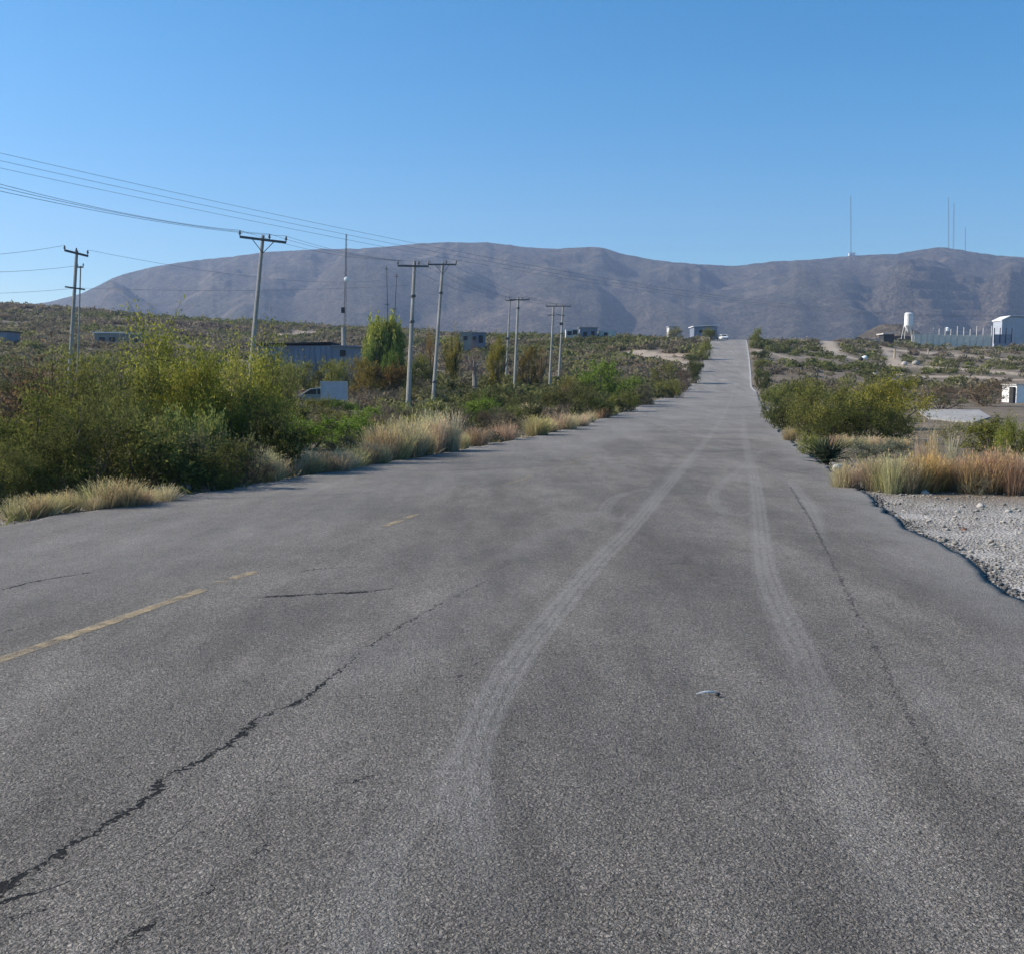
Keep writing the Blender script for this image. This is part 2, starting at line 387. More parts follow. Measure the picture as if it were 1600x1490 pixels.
# ---------------------------------------------------------------- ground sheet
nr, nc = 430, 520
q = np.exp(np.linspace(math.log(12), math.log(2760), nr)); Yr = q - 60
ac = np.linspace(-1, 1, nc); ac = np.sign(ac)*(np.abs(ac)**1.25)*1.9
YY = np.repeat(Yr[:, None], nc, 1); XX = ac[None]*(YY+60) + .19*np.clip(YY, 0, 300)
ZZ = G(XX, YY)
ZZ = ZZ - 25*sstep(1800, 2700, YY)
x, y = XX.ravel(), YY.ravel()
GRAVEL = [gp([(1360, 772), (1400, 790), (1470, 800), (1620, 805)]), gp([(1420, 800), (1500, 840), (1620, 850)]), gp([(1500, 845), (1640, 900)])]
gravel = np.zeros_like(x)
rr = x - XR(y)
gravel = np.maximum(gravel, sstep(-1, 0, rr)*sstep(17.5, 15.3, y + fbm(x, y, 9)*1.5)*sstep(12, 8, rr))
gravel = np.maximum(gravel, .75*sstep(1.2, .2, rdist(x, y))*sstep(220, 60, y))
BARE = [(gp([(1375, 545), (1420, 550), (1480, 554), (1600, 562)]), 3.6), (gp([(1388, 571), (1440, 573), (1500, 576), (1560, 582), (1620, 588)]), 2.8),
        (gp([(1400, 585), (1500, 588), (1620, 594)]), 2.4), (gp([(1380, 545), (1396, 560), (1400, 572)]), 1.5),
        (gp([(1000, 552), (1030, 560), (1066, 568)]), 3.0), (gp([(1000, 549), (1060, 556)]), 2.2), (gp([(1260, 530), (1300, 548), (1330, 560)]), 2.0),
        (gp([(1240, 524), (1290, 527)]), 3.0), (gp([(440, 524), (480, 520)]), 4), (gp([(770, 612), (830, 612)]), 2.0), (gp([(800, 640), (870, 637)]), 1.5),
        (gp([(1370, 530), (1500, 537), (1600, 541)]), 2.5), (gp([(1180, 548), (1230, 560)]), 1.5)]
bare = np.zeros_like(x)
for pl, wd in BARE:
    dd = pdist(x, y, pl); bare = np.maximum(bare, sstep(wd*1.25, wd*.6, dd + (fbm(x/3, y/3, 77)-.5)*wd))
me = npmesh('ground', np.stack([x, y, ZZ.ravel()], -1), griddify(nr, nc), dict(gravel=gravel, bare=bare), smooth=True)
tag(link('ground', me, M['ground']), kind='structure')

# ---------------------------------------------------------------- road
ys = np.concatenate([np.arange(-40, 2, .5), np.arange(2, 30, .1), np.arange(30, 70, .25), np.arange(70, 400, 1.0)])
ts = np.linspace(0, 1, 121)
xl, xr = XL(ys), XR(ys)
RX = xl[:, None] + (xr-xl)[:, None]*ts[None]; RY = np.repeat(ys[:, None], 121, 1)
def rsurf(x, y): return RZ(y) + (fbm(x/4, y/9, 55, 3)-.5)*.03*sstep(0, -1, rdist(x, y))*sstep(90, 30, y)
RZZ = rsurf(RX, RY)
x, y = RX.ravel(), RY.ravel(); dust = np.zeros_like(x); tar_and_shade = np.zeros_like(x)
def paint(arr, pix, wd, s, soft=1.6):
    pl = rp(pix); d = pdist(x, y, pl); np.maximum(arr, s*sstep(wd*soft, wd*.7, d), out=arr)
paint(dust, [(1090,700),(1030,770),(985,825),(930,880),(870,950),(810,1020),(765,1090),(738,1160),(728,1230),(748,1350)], .068, 0.13, 1.35)
paint(dust, [(1090,700),(1130,650),(1150,600)], .12, 0.07)
paint(tar_and_shade, [(975,842),(925,895),(862,965),(800,1045),(752,1125),(742,1190)], .012, .55, 2.0); paint(tar_and_shade, [(990,815),(940,878),(878,952),(822,1018),(775,1085),(755,1160),(752,1250)], .012, .5, 2.0)
paint(dust, [(1060,735),(1000,800)], .16, .22)
paint(dust, [(730,1230),(745,1310),(780,1400)], .10, .14)
paint(dust, [(1165,690),(1180,760),(1188,830),(1195,900),(1222,960),(1248,1010)], .078, 0.11, 1.35)
paint(dust, [(1248,1010),(1275,1100),(1310,1225),(1380,1400)], .085, 0.07)
paint(dust, [(1190,705),(1150,740),(1118,765),(1115,785),(1140,800),(1170,805),(1185,770)], .10, 0.08, 1.3)
paint(dust, [(1000,765),(960,775),(945,800),(975,815)], .11, 0.08, 1.3)
paint(dust, [(1120,829),(1180,832),(1265,836)], .03, .4)
paint(dust, [(1000,771),(1100,773),(1230,770)], .05, .22)
paint(dust, [(1235,755),(1270,795),(1275,830)], .09, .3)
paint(dust, [(1420,1040),(1470,1110),(1560,1170)], .10, .2)
paint(dust, [(790,870),(850,835),(930,800)], .12, .22)
paint(dust, [(1095,1085),(1010,1090)], .02, .2)
paint(dust, [(560,1490),(575,1400),(600,1330)], .12, 0.07)
paint(dust, [(540,1045),(700,1000),(800,900)], .3, .14)
paint(tar_and_shade, [(1060,712),(1040,735),(990,800)], .06, .25)
paint(tar_and_shade, [(1130,686),(1172,688)], .35, .5); paint(tar_and_shade, [(1120,706),(1165,704)], .3, .3)
paint(tar_and_shade, [(1045,770),(1085,740),(1110,715)], .35, .22)
paint(tar_and_shade, [(1040,880),(1060,830),(1070,800)], .5, .18)
paint(tar_and_shade, [(985,880),(1030,872),(1075,876)], .04, .4); paint(tar_and_shade, [(1060,880),(1075,868)], .05, .7)
paint(tar_and_shade, [(410,931),(480,927),(600,920)], .02, .5)
paint(tar_and_shade, [(640,735),(700,735),(850,728)], .12, .3); paint(tar_and_shade, [(180,790),(300,780),(560,770)], .1, .22)  # first stroke: a pole's cast shadow painted into the asphalt colour
paint(tar_and_shade, [(560,1030),(640,1000),(820,880),(900,830)], .22, .18)
paint(tar_and_shade, [(690,1200),(640,1290),(560,1380)], .12, .18)
paint(tar_and_shade, [(860,1200),(1000,1050),(1060,930)], .5, .2); paint(tar_and_shade, [(700,1490),(840,1250),(960,1080)], .3, .16); paint(tar_and_shade, [(1110,880),(1130,980),(1180,1150),(1240,1400)], .35, .18); paint(tar_and_shade, [(300,1000),(500,940),(700,860)], .5, .16)
re_ = XR(y)-x; le_ = x-XL(y)
dust = np.maximum(dust, .55*sstep(1.0, .0, re_ + (fbm(x*1.3, y*.8, 66)-.5)*.9))
dust = np.maximum(dust, (.12+.4*sstep(22, 45, y))*sstep(.9, .0, le_ + (fbm(x*1.3, y*.8, 67)-.5)*.7))
dust = np.maximum(dust, .35*sstep(2.6, .6, re_)*sstep(20, 80, y))
cl = pdist(x, y, rp([(0,1030),(320,920),(640,806),(820,745),(1000,683),(1120,640)]))
left = x < np.interp(y, *[np.array(q_) for q_ in zip(*[(b, a) for a, b in rp([(-300,1130),(0,1030),(320,920),(640,806),(820,745),(1000,683),(1120,640)])])])
dust = np.maximum(dust, np.where(left, .26*sstep(0, 1.2, cl), 0)); dust = np.maximum(dust, .22*sstep(22, 70, y))
V = np.stack([x, y, RZZ.ravel()], -1); Fr = griddify(len(ys), 121)
# skirts
CR = [([(-160,1475),(0,1385),(75,1337),(95,1328),(185,1272),(238,1238),(250,1212),(300,1192),(342,1168),(385,1140),(405,1115),(470,1094),(520,1052),(570,1010),(625,975),(680,945),(760,905)], [.016,.016,.013,.014,.013,.015,.012,.013,.012,.011,.010,.009,.007,.0045,.004,.004,.002]),
      ([(1235,760),(1270,815),(1300,875),(1340,955),(1372,1005),(1405,1085),(1455,1170),(1492,1240)], [.004,.005,.0035,.004,.003,.0025,.002,.0015]),
      ([(400,932),(440,930),(500,926),(560,924),(610,918)], [.004,.02,.016,.018,.003]),
      ([(40,1580),(180,1470),(330,1385),(400,1330),(440,1290)], [.001,.0025,.003,.002,.001]),
      ([(525,1222),(550,1217),(578,1209)], [.001,.010,.001]), ([(460,893),(500,888),(560,884)], [.002,.008,.002]), ([(675,1058),(705,1056),(735,1051)], [.001,.011,.001]),
      ([(15,1434),(33,1430),(50,1426)], [.001,.008,.001]), ([(1350,1001),(1372,1004),(1392,1005)], [.001,.005,.001]), ([(0,920),(60,905),(140,893)], [.004,.014,.003]), ([(0,985),(30,980),(70,970)], [.004,.008,.002])]
def field(items, fade=.2, ws=1.0, cut=.36):
    sdv = np.full(x.shape, 9.0); cwv = np.zeros(x.shape); stv = np.zeros(x.shape); bst = np.full(x.shape, 1e9)
    for it in items:
        pl = rp(it[0]); wds = it[1]; sts = it[2] if len(it) > 2 else [1]*len(pl)
        for j_ in range(len(pl)-1):
            (ax, ay), (bx, by) = pl[j_], pl[j_+1]; dx, dy = bx-ax, by-ay; L_ = math.hypot(dx, dy); tr_ = ((x-ax)*dx+(y-ay)*dy)/L_**2; tc_ = np.clip(tr_, 0, 1)
            dd = np.hypot(x-ax-tc_*dx, y-ay-tc_*dy); sg = np.where((dx*(y-ay)-dy*(x-ax)) > 0, 1, -1); m_ = dd < bst
            ov = 0.0
            if j_ == 0: ov = ov + np.maximum(-tr_, 0)*L_
            if j_ == len(pl)-2: ov = ov + np.maximum(tr_-1, 0)*L_
            wv = (wds[j_]*(1-tc_)+wds[j_+1]*tc_)*ws - ov*fade; st_v = (sts[j_]*(1-tc_)+sts[j_+1]*tc_)*np.clip(1-ov*3, 0, 1)
            bst = np.where(m_, dd, bst); sdv = np.where(m_, dd*sg, sdv); cwv = np.where(m_, np.maximum(wv, 0), cwv); stv = np.where(m_, st_v, stv)
    far_ = bst > cut; cwv[far_] = 0; stv[far_] = 0
    return np.clip(sdv, -.6, .6), cwv, stv
sdv, cwv, _ = field(CR, .2, 1.4)
def smoothpix(pts, n=6):
    P = np.array(pts, float); out = []
    for i in range(len(P)-1):
        p0, p1, p2, p3 = P[max(i-1, 0)], P[i], P[i+1], P[min(i+2, len(P)-1)]
        for t_ in np.arange(n)/n: out.append(.5*((2*p1)+(-p0+p2)*t_+(2*p0-5*p1+4*p2-p3)*t_**2+(-p0+3*p1-3*p2+p3)*t_**3))
    return [tuple(q) for q in out]+[tuple(P[-1])]
def trk(pts, w, st):
    P = smoothpix(pts); n = len(P); return (P, list(np.interp(np.linspace(0, 1, n), np.linspace(0, 1, len(w)), w)), list(np.interp(np.linspace(0, 1, n), np.linspace(0, 1, len(st)), st)))
TRK = [trk([(1150,600),(1130,650),(1090,705),(1030,772),(985,825),(930,880),(870,950),(812,1020),(768,1090),(738,1160),(728,1230),(740,1310),(752,1370)], [.13,.13,.12,.12,.11,.10], [.15,.3,.5,.62,.62,.5,.1]),
       trk([(1160,640),(1165,690),(1180,760),(1188,830),(1196,895),(1222,960),(1250,1020),(1280,1100),(1312,1200),(1370,1330),(1440,1450)], [.14,.12,.12,.12,.12,.12], [.15,.4,.55,.5,.32,.22,.12]),
       trk([(1192,702),(1150,738),(1118,763),(1115,787),(1142,803),(1168,803)], [.08,.10,.08], [.18,.32,.22]),
       trk([(1010,762),(962,776),(944,798),(965,813)], [.08,.11,.08], [.15,.32,.15]),
       trk([(560,1560),(575,1440),(600,1330),(640,1270),(665,1200)], [.12,.10,.09], [.4,.32,.1]),
       trk([(1236,752),(1268,792),(1290,850)], [.09,.08,.07], [.35,.3,.05])]
tof, twd, tst = field(TRK, .1, 1.0, .215); tst = tst*.66
nv = len(V); L = V.reshape(len(ys), 121, 3)
sk = np.concatenate([L[:, 0], L[:, -1]]) - np.array([0, 0, .3]); V2 = np.concatenate([V, sk]); n_ = len(ys); i = np.arange(n_-1)
fl = np.stack([i*121, (i+1)*121, nv+i+1, nv+i], -1); fr2 = np.stack([i*121+120, nv+n_+i, nv+n_+i+1, (i+1)*121+120], -1)
z2 = np.zeros(2*n_)
me = npmesh('road', V2, np.concatenate([Fr, fl, fr2]), dict(dust=np.concatenate([dust, z2]), tar_and_shade=np.concatenate([tar_and_shade, z2+.7]), track_offset=np.concatenate([tof, z2+.6]), track_width=np.concatenate([twd, z2]), track_dust=np.concatenate([tst, z2]), crack_offset=np.concatenate([sdv, z2+.6]), crack_width=np.concatenate([cwv, z2])))
road = tag(link('road', me, M['asphalt']), kind='structure')

def ribbon(name, pix, wfun, mat, lift=.005, jit=0.0, step=.04, world=None, seed=1):
    pts = np.array(world if world is not None else rp(pix)); rg = np.random.default_rng(seed)
    seg = np.hypot(*np.diff(pts, axis=0).T); s = np.concatenate([[0], np.cumsum(seg)]); n = max(3, int(s[-1]/step)); t = np.linspace(0, s[-1], n)
    px = np.interp(t, s, pts[:,0]); py = np.interp(t, s, pts[:,1])
    if jit: px = px + (fbm(t*6, t*0+seed, seed, 4)-.5)*jit*2 + (vn(t*26, t*0+seed, seed+1)-.5)*jit*1.3; py = py + (fbm(t*6, t*0+seed+9, seed+3, 4)-.5)*jit*2 + (vn(t*23, t*0+seed, seed+7)-.5)*jit*1.3
    dx = np.gradient(px); dy = np.gradient(py); l = np.hypot(dx, dy)+1e-9; nx, ny = -dy/l, dx/l
    wd = wfun(t, s[-1], rg)/2
    A = np.stack([px+nx*wd, py+ny*wd], -1); B = np.stack([px-nx*wd, py-ny*wd], -1)
    V = np.zeros((n*2, 3)); V[0::2, :2] = A; V[1::2, :2] = B; V[:, 2] = rsurf(V[:,0], V[:,1]) + lift
    i = np.arange(n-1)*2; Fc = np.stack([i, i+1, i+3, i+2], -1)
    me = npmesh(name, V, Fc); o = link(name, me, mat, road); return o
def wcr(lo, hi, seed=0): return lambda t, L, rg: (lo + (hi-lo)*np.clip(fbm(t*9, t*0, 91+seed, 3)*3.0-1.0, 0, 1)) * np.clip(fbm(t*11, t*0, 31+seed, 2)*6-1.4, .35, 1) * np.clip(np.minimum(t, L-t)/.3+.1, 0, 1)
ribbon('edge_line', [(1181.0,612),(1173.2,604),(1172.6,587),(1170.2,560),(1166.2,533)], lambda t, L, rg: .28+0*t, M['whitefaint'], lift=.006, step=.3)
# painted centre line, worn into separate dashes
def wpaint(t, L, rg): return .115 + (fbm(t*3, t*0, 5)-.5)*.04
for a, b, mt in [((-260,1118),(320,920),'yellow'), ((338,911),(352,907),'yellowfaint'), ((362,904),(398,893),'yellow'), ((600,821),(628,812),'yellow'), ((634,809),(652,803),'yellow'),
             ((790,757),(832,744),'yellowfaint'), ((880,728),(925,713),'yellowfaint')]:
    ribbon('centre_line_dash', [a, b], wpaint, M[mt], lift=.004, step=.1)

# ---------------------------------------------------------------- mountain range
SKY = np.array([(-900,500),(-300,492),(0,482),(80,470),(130,458),(180,432),(230,418),(290,408),(350,402),(420,393),(500,388),(560,388),(600,385),(650,380),(700,378),(770,378),(820,386),
  (870,388),(930,384),(980,398),(1040,408),(1100,413),(1155,415),(1200,408),(1260,406),(1330,399),(1400,396),(1440,388),(1470,385),(1500,390),(1540,397),(1600,402),(1750,408),(2000,425),(2500,470)], float)
us = np.linspace(-900, 2500, 900); vs = blur(np.interp(us, SKY[:,0], SKY[:,1]), 7) + (fbm(us/14, us*0, 4, 4)-.5)*2.2
DS = np.linspace(1750, 3900, 260)
sp = [(-200, 60, 470), (110, 250, 480), (300, 330, 470), (470, 400, 465), (640, 600, 425), (820, 872, 440), (985, 1075, 470), (1165, 1260, 470), (1320, 1330, 445), (1460, 1470, 430), (1620, 1560, 440), (1850, 1800, 440)]
UU = np.repeat(us[None], len(DS), 0); DD = np.repeat(DS[:, None], len(us), 1); AA = (UU-CX)/F
XM = AA*DD/1.012
tt = (DD-1900)/(3100-1900)
skyz = np.array([zat(v, 3100.) for v in vs])[None] 
zz = skyz*.62*np.clip(tt, 0, 1.15)**1.1
# domain warped spurs
wx = (fbm(XM/420, DD/420, 8)-.5)*190
for (ut, ub, vmid) in sp:
    tc = np.clip(tt, -.1, 1.2)
    xs = ((ub + (ut-ub)*tc)-CX)/F*DD
    zt = np.interp(ut, us, vs); ztop = zat(zt, 3100.); zm = zat(vmid, 2500.)
    zs = np.interp(tt, [-.08, .45, 1.0, 1.3, 1.7], [0, zm, ztop, ztop*.7, 0])
    kk = .5
    h = zs - kk*np.sqrt((XM+wx-xs)**2 + 40**2) + kk*40
    dlt = 30.0
    zz = np.maximum(zz, h) + np.maximum(dlt-np.abs(zz-h), 0)**2/(4*dlt)
rid = 1-np.abs(fbm((XM+wx)/150, DD/420, 12, 5)*2-1)
zz = zz + (rid-.6)*34*np.clip(tt*1.4, 0, 1) + (fbm(XM/45, DD/45, 15, 4)-.5)*13*np.clip(tt*2, 0, 1)
zz *= sstep(-.12, .1, tt)
back = sstep(1.0, 1.65, tt); zz = zz*(1-back*.85)
need = np.array([(zat(v, 1000.)-CAMH)/1000. for v in vs]); have = ((zz-CAMH)/DD).max(0)
sc_ = blur(need/np.maximum(have, .004), 25); zz = zz*np.clip(sc_, .3, 2.2)[None]
have = ((zz-CAMH)/DD).max(0); zz = zz*np.clip(need/np.maximum(have, .004), .6, 1.6)[None]
zb = 8 + 0*zz; zz = np.maximum(zz, zb - 20*(tt < -.05))
VV = 745 - F*np.tan(np.arctan((zz-CAMH)/DD) + TH)       # picture row seen, used only to find where quarry scars lie
tan = np.zeros_like(zz)
# quarry terraces cut into the right-hand foot
qx = sstep(1320, 1360, UU)*sstep(2100, 1700, UU)*sstep(.62, .5, tt)
step = 26.0; zq = (np.floor(zz/step) + sstep(.72, 1.0, (zz/step) % 1.0))*step
zz = zz*(1-qx*.85)+zq*qx*.85
tan = np.maximum(tan, .75*qx*np.exp(-((zz-3*step)/7)**2)*sstep(1420, 1440, UU)*sstep(.35, .6, fbm(UU/30, zz*0, 3)))
tan = np.maximum(tan, .30*sstep(.62, .78, fbm(XM/90, DD/90, 44)))
me = npmesh('mountains', np.stack([XM.ravel(), DD.ravel(), zz.ravel()-2], -1), griddify(len(DS), len(us)), dict(tan=tan.ravel()), smooth=True)
tag(link('mountains', me, M['mountain']), kind='structure')
def mtop(u):
    i = int(np.argmin(np.abs(us-u))); j = int(np.argmax((zz[:, i]-CAMH)/DD[:, i])); return np.array([XM[j, i], DD[j, i], zz[j, i]-2])

# ---------------------------------------------------------------- lattice masts
def lattice(root, base, top, w0, w1, n, rad, mat):
    base = np.array(base, float); top = np.array(top, float); legs = []
    for k in range(3):
        a = 2*math.pi*k/3+.3; o0 = np.array([math.cos(a), math.sin(a), 0])
        pts = [base+(top-base)*t+o0*(w0+(w1-w0)*t) for t in np.linspace(0, 1, n+1)]; legs.append(pts)
        MB().tube([pts[0], pts[-1]], rad, 5).build('leg', mat, root)
    br = MB()
    for i in range(n):
        for k in range(3):
            br.tube([legs[k][i], legs[(k+1)%3][i+1]], rad*.6, 4); br.tube([legs[k][i], legs[(k+1)%3][i]], rad*.6, 4)
    br.build('bracing', mat, root)
    return legs
for u, vt, lab in [(1328, 306, 'solitary tall radio mast on the ridge above a small white hut'), (1479, 309, 'tallest radio mast on the rounded summit, left of its twin'),
                   (1486, 318, 'slightly shorter radio mast just right of the tallest one on the rounded summit'), (1506, 355, 'short radio mast on the slope right of the rounded summit')]:
    b = mtop(u); t_ = np.array([b[0]-(3.5 if u < 1483 else 2.0)/F*b[1], b[1], zat(vt, b[1])]); r = empty('radio_mast', b, lab, 'mast', 'radio masts on the mountain ridge')
    lattice(r, b-np.array([0,0,4]), t_, 2.2 if vt < 340 else 1.0, 1.0 if vt < 340 else .5, 14, .24, M['steel'])
    if vt < 340:
        g = MB()
        for k in range(3):
            a = 2*math.pi*k/3+.9; g.tube([b+(t_-b)*.7, b+np.array([math.cos(a)*45, math.sin(a)*45, 4])], .1, 3)
        g.build('guy_wire', M['steel'], r)
b = mtop(1329); r = empty('ridge_hut', b, 'small white hut at the foot of the solitary ridge mast', 'hut')
MB().box((b[0], b[1]-6, b[2]+3.5), (18, 8, 8)).build('wall', M['white'], r); MB().box((b[0], b[1]-6, b[2]+7.9), (20, 9.5, .8)).build('roof', M['roofmetal'], r)
MB().box((b[0]-4, b[1]-10.1, b[2]+2.6), (2, .2, 4)).build('door', M['dark'], r)

bt = at(541, 366, 230.); b0 = np.array([at(537, 530, 230.)[0], 230, 0]); b0[2] = float(G(b0[0], 230.))
r = empty('radio_mast', b0, 'slender radio mast with a white dish, rising behind the long grey shed', 'mast')
lattice(r, b0, bt, .34, .14, 30, .045, M['steel'])
c = at(541.5, 437, 229.6); dsh = MB().lathe((0, 0, 0), [(.05, .25), (.35, .15), (.62, 0), (.55, -.02), (.1, -.1)], 14); dsh.v = [(c[0]+x_, c[1]-z_, c[2]+y_) for x_, y_, z_ in dsh.v]; dsh.build('dish_antenna', M['white'], r)
c = at(536, 485, 229.6); MB().box(c, (.8, .5, 1.3)).build('equipment_box', M['dark'], r, bevel=.05)
c = at(536.5, 512, 230); MB().tube([b0, c], [.55, .42], 8).build('lower_sleeve', M['concrete'], r)

# ---------------------------------------------------------------- utility poles
ins_prof = [(.03, -.02), (.03, .06), (.07, .08), (.075, .12), (.04, .14), (.06, .17), (.045, .23), (.02, .27)]
PT = {}
def pole(key, top, ub, d, arms, label, group='concrete utility poles left of the road', ins=(0, .64, 1), r0=.15, r1=.10, dark=.45, extra=None, ydir=.0):
    bx = at(ub, 600, d)[0]; bz = float(G(bx, d)); T0 = at(top[0], top[1], d)
    root = empty('utility_pole', (bx, d, bz), label, 'utility pole', group)
    B0 = np.array([bx, d, bz-.3]); r0 *= .86; r1 *= .86; MB().tube([B0, B0*.5+T0*.5, T0], [r0, (r0+r1)/2, r1], 8).build('shaft', M['concrete'], root)
    att = []
    for n_a, (a, b) in enumerate(arms):
        A = at(a[0], a[1], d); Bp = at(b[0], b[1], d); A[1] -= ydir; Bp[1] += ydir; off = np.array([0, -r1-.05, 0]); A = A+off; Bp = Bp+off
        mid = (A+Bp)/2; L = np.linalg.norm(Bp-A); tilt = -math.atan2(Bp[2]-A[2], Bp[0]-A[0]); rz = math.atan2(Bp[1]-A[1], Bp[0]-A[0])
        ar = MB().box(mid, (L, .09, .12 if n_a == 0 else .08), rz, tilt).build('crossarm', M['arm'], root)
        if n_a == 0:
            for f in ins:
                p = A+(Bp-A)*f + np.array([0, 0, .06])
                MB().lathe(p, ins_prof, 10).build('insulator', M['porcelain'], ar); att.append(p+np.array([0, 0, .27]))
            mb = MB()
            for f in (.25, .75):
                p = A+(Bp-A)*f; tc = T0-np.array([0, 0, .9]); mb.tube([p, (tc[0], tc[1]-r1-.02, tc[2])], .022, 5)
            if L > 1.6 and key in ('A', 'C'): mb.build('arm_brace', M['arm'], root)
    if extra: extra(root, B0, T0)
    PT[key] = (att, T0, root); return root
def bands(fr):
    def f(root, B0, T0):
        for q_ in fr:
            p = B0+(T0-B0)*q_; MB().lathe((p[0], p[1], p[2]-.08), [(.17, 0), (.18, .02), (.18, .14), (.17, .16)], 10).build('clamp_band', M['arm'], root)
    return f
def rack(fr, w=.5):
    def f(root, B0, T0):
        p = B0+(T0-B0)*fr; MB().box((p[0]-.1, p[1]-.18, p[2]), (w, .12, .35)).build('service_rack', M['arm'], root, bevel=.02)
        p = B0+(T0-B0)*(fr-.12); MB().lathe((p[0], p[1], p[2]), [(.16, 0), (.17, .12), (.16, .14)], 8).build('clamp_band', M['arm'], root)
    return f
pole('A', (411, 368), 381, 52, [((376, 371), (448, 380))], 'nearest concrete utility pole, leaning right behind the big green thicket', r0=.155, r1=.105)
pole('B', (648, 408), 636, 66, [((622, 416), (670, 417))], 'tall pale utility pole standing clear beside the straw grass, left of its close pair', ins=(0, .68, 1), extra=bands((.62, .78)), r0=.19, r1=.115)
pole('C', (692, 411), 675, 80, [((669, 414), (713, 414))], 'utility pole just right of the tall pale one, its crossarm reaching toward it', extra=bands((.8, .2)), r0=.17, r1=.12)
pole('D', (810, 466), 803, 112, [((796, 469), (827, 469))], 'pale utility pole by the rubble heap, in front of a fainter pole', extra=bands((.9,)), r0=.18, r1=.14)
pole('D2', (797, 469), 790, 150, [((790, 470), (804, 470))], 'faint utility pole half hidden behind the one by the rubble heap', extra=rack(.55, .6), r0=.17, r1=.12)
pole('E', (865, 478), 858, 125, [((853, 479), (878, 479)), ((855, 493), (868, 493))], 'darker utility pole of the pair before the green bushes', r0=.17, r1=.13)
pole('F', (880, 477), 872, 135, [((869, 479), (892, 479)), ((869, 492), (883, 494))], 'paler utility pole of the pair, rising out of the green bushes', extra=rack(.78), r0=.18, r1=.13)
pole('G', (120, 392), 102, 62, [((113, 396), (129, 397)), ((114, 451), (124, 451))], 'utility pole at far left with a short crossarm against the sky', 'utility poles at far left', ins=(0, .5, 1), ydir=.9, r0=.17, r1=.11)
pole('G2', (126, 416), 118, 88, [((122, 418), (131, 418))], 'thin second pole half hidden behind the far left utility pole', 'utility poles at far left', ins=(0, 1), r0=.10, r1=.07)
for ut, vt, ub, d, lab in [(604, 416, 607, 190., 'left one of two bare masts rising behind the rounded green tree'), (620, 428, 612, 190., 'right one of two bare masts behind the rounded green tree, leaning right')]:
    b = at(ub, 560, d); b[2] = float(G(b[0], d)); t_ = at(ut, vt, d)
    r = empty('bare_mast', b, lab, 'mast'); MB().tube([b, t_], [.13, .06], 6).build('shaft', M['steel'], r)
    c = b+(t_-b)*.62; MB().box(c, (.9, .1, .12)).build('crossarm', M['arm'], r); MB().box(b+(t_-b)*.97, (.6, .08, .1)).build('crossarm', M['arm'], r)

# ---------------------------------------------------------------- overhead wires
def wire(pts, rad, label, group, name='overhead_wire'):
    m = MB().tube(pts, rad, 5); o = m.build(name, M['wire']); return tag(o, label, 'wire', group)
def span(P, Q, sag, n=28): return [tuple(np.array(P)*(1-t)+np.array(Q)*t-np.array([0, 0, 4*sag*t*(1-t)])) for t in np.linspace(0, 1, n)]
via = np.array([(-160, 205), (0, 244), (150, 281), (300, 315), (420, 342), (540, 368), (640, 388), (800, 419), (980, 449), (1120, 467), (1250, 479), (1420, 489), (1600, 494), (1800, 494)], float)
dP = np.array([at(-160, 205, 44)[0], 44.]); dQ = np.array([at(1800, 494, 330)[0], 330.])
def plan(u):     # where the vertical plane of the line meets the ray of column u
    a = (u-CX)/F; best = None
    for t in np.linspace(0, 1, 2001):
        p = dP+(dQ-dP)*t; e = abs(p[0]/p[1]*.9955 - a)
        if best is None or e < best[0]: best = (e, p)
    return best[1]
pl_ = [plan(u) for u in via[:, 0]]
ss = np.array([np.linalg.norm(p-dP) for p in pl_]); zv = np.array([at(u, v, p[1])[2] for (u, v), p in zip(via, pl_)])
co = np.polyfit(ss, zv, 3); st_ = np.linspace(0, ss[-1], 90)
dirv = (dQ-dP)/np.linalg.norm(dQ-dP); nrm = np.array([-dirv[1], dirv[0]])
for off, dz, lab in [(-.9, .13, 'upper wire of the high bundle crossing from upper left over the road'), (0, 0, 'middle wire of the high bundle crossing from upper left over the road'), (.9, -.13, 'lower wire of the high bundle crossing from upper left over the road')]:
    pts = []
    for s_ in st_:
        p = dP+dirv*s_+nrm*off; pts.append((p[0], p[1], np.polyval(co, s_)+dz*max(0, 1-s_/200)))
    wire(pts, .0085, lab, 'high wires crossing the road')
A = PT['A'][0]
for k_, (v0, lab) in enumerate([(288, 'upper wire running from upper left to the leaning pole'), (299, 'middle wire running from upper left to the leaning pole'), (309, 'lower wire running from upper left to the leaning pole')]):
    Q = A[k_]; P = at(-220, v0-62, 26); wire(span(P, Q, .35), .008, lab, 'wires reaching the leaning pole')
for (a, b, sag) in [('A', 'B', .35), ('B', 'D', .8), ('C', 'E', .8), ('D', 'F', .3)]:
    for i_ in range(3):
        wire(span(PT[a][0][i_], PT[b][0][i_], sag), .007, {'A':'thin wire strung between the leaning pole and the tall pale pole','B':'thin wire strung from the tall pale pole to the pole by the rubble heap','C':'thin wire strung from the second close pole to the darker pole of the far pair','D':'thin wire strung between the rubble heap pole and the far pair'}[a], {'A':'wires from the leaning pole','B':'wires from the tall pale pole','C':'wires from the second close pole','D':'wires to the far pair of poles'}[a])
g = PT['G']
wire(span(at(-260, 402, 40), g[0][0], .3), .009, 'faint wire from the left edge to the far left pole top', 'wires at far left')
wire(span(at(-260, 418, 40), g[1]-np.array([0, 0, .9]), .3), .009, 'faint lower wire from the left edge to the far left pole', 'wires at far left')
wire(span(g[0][2], PT['G2'][1]+np.array([20, 45, 3.2]), .9), .009, 'faint wire leaving the far left pole top toward the mountain', 'wires at far left')
wire(span(at(-300, 452, 50), at(115, 451, 61.8), .3), .008, 'faint low wire meeting the far left pole at mid height', 'wires at far left')
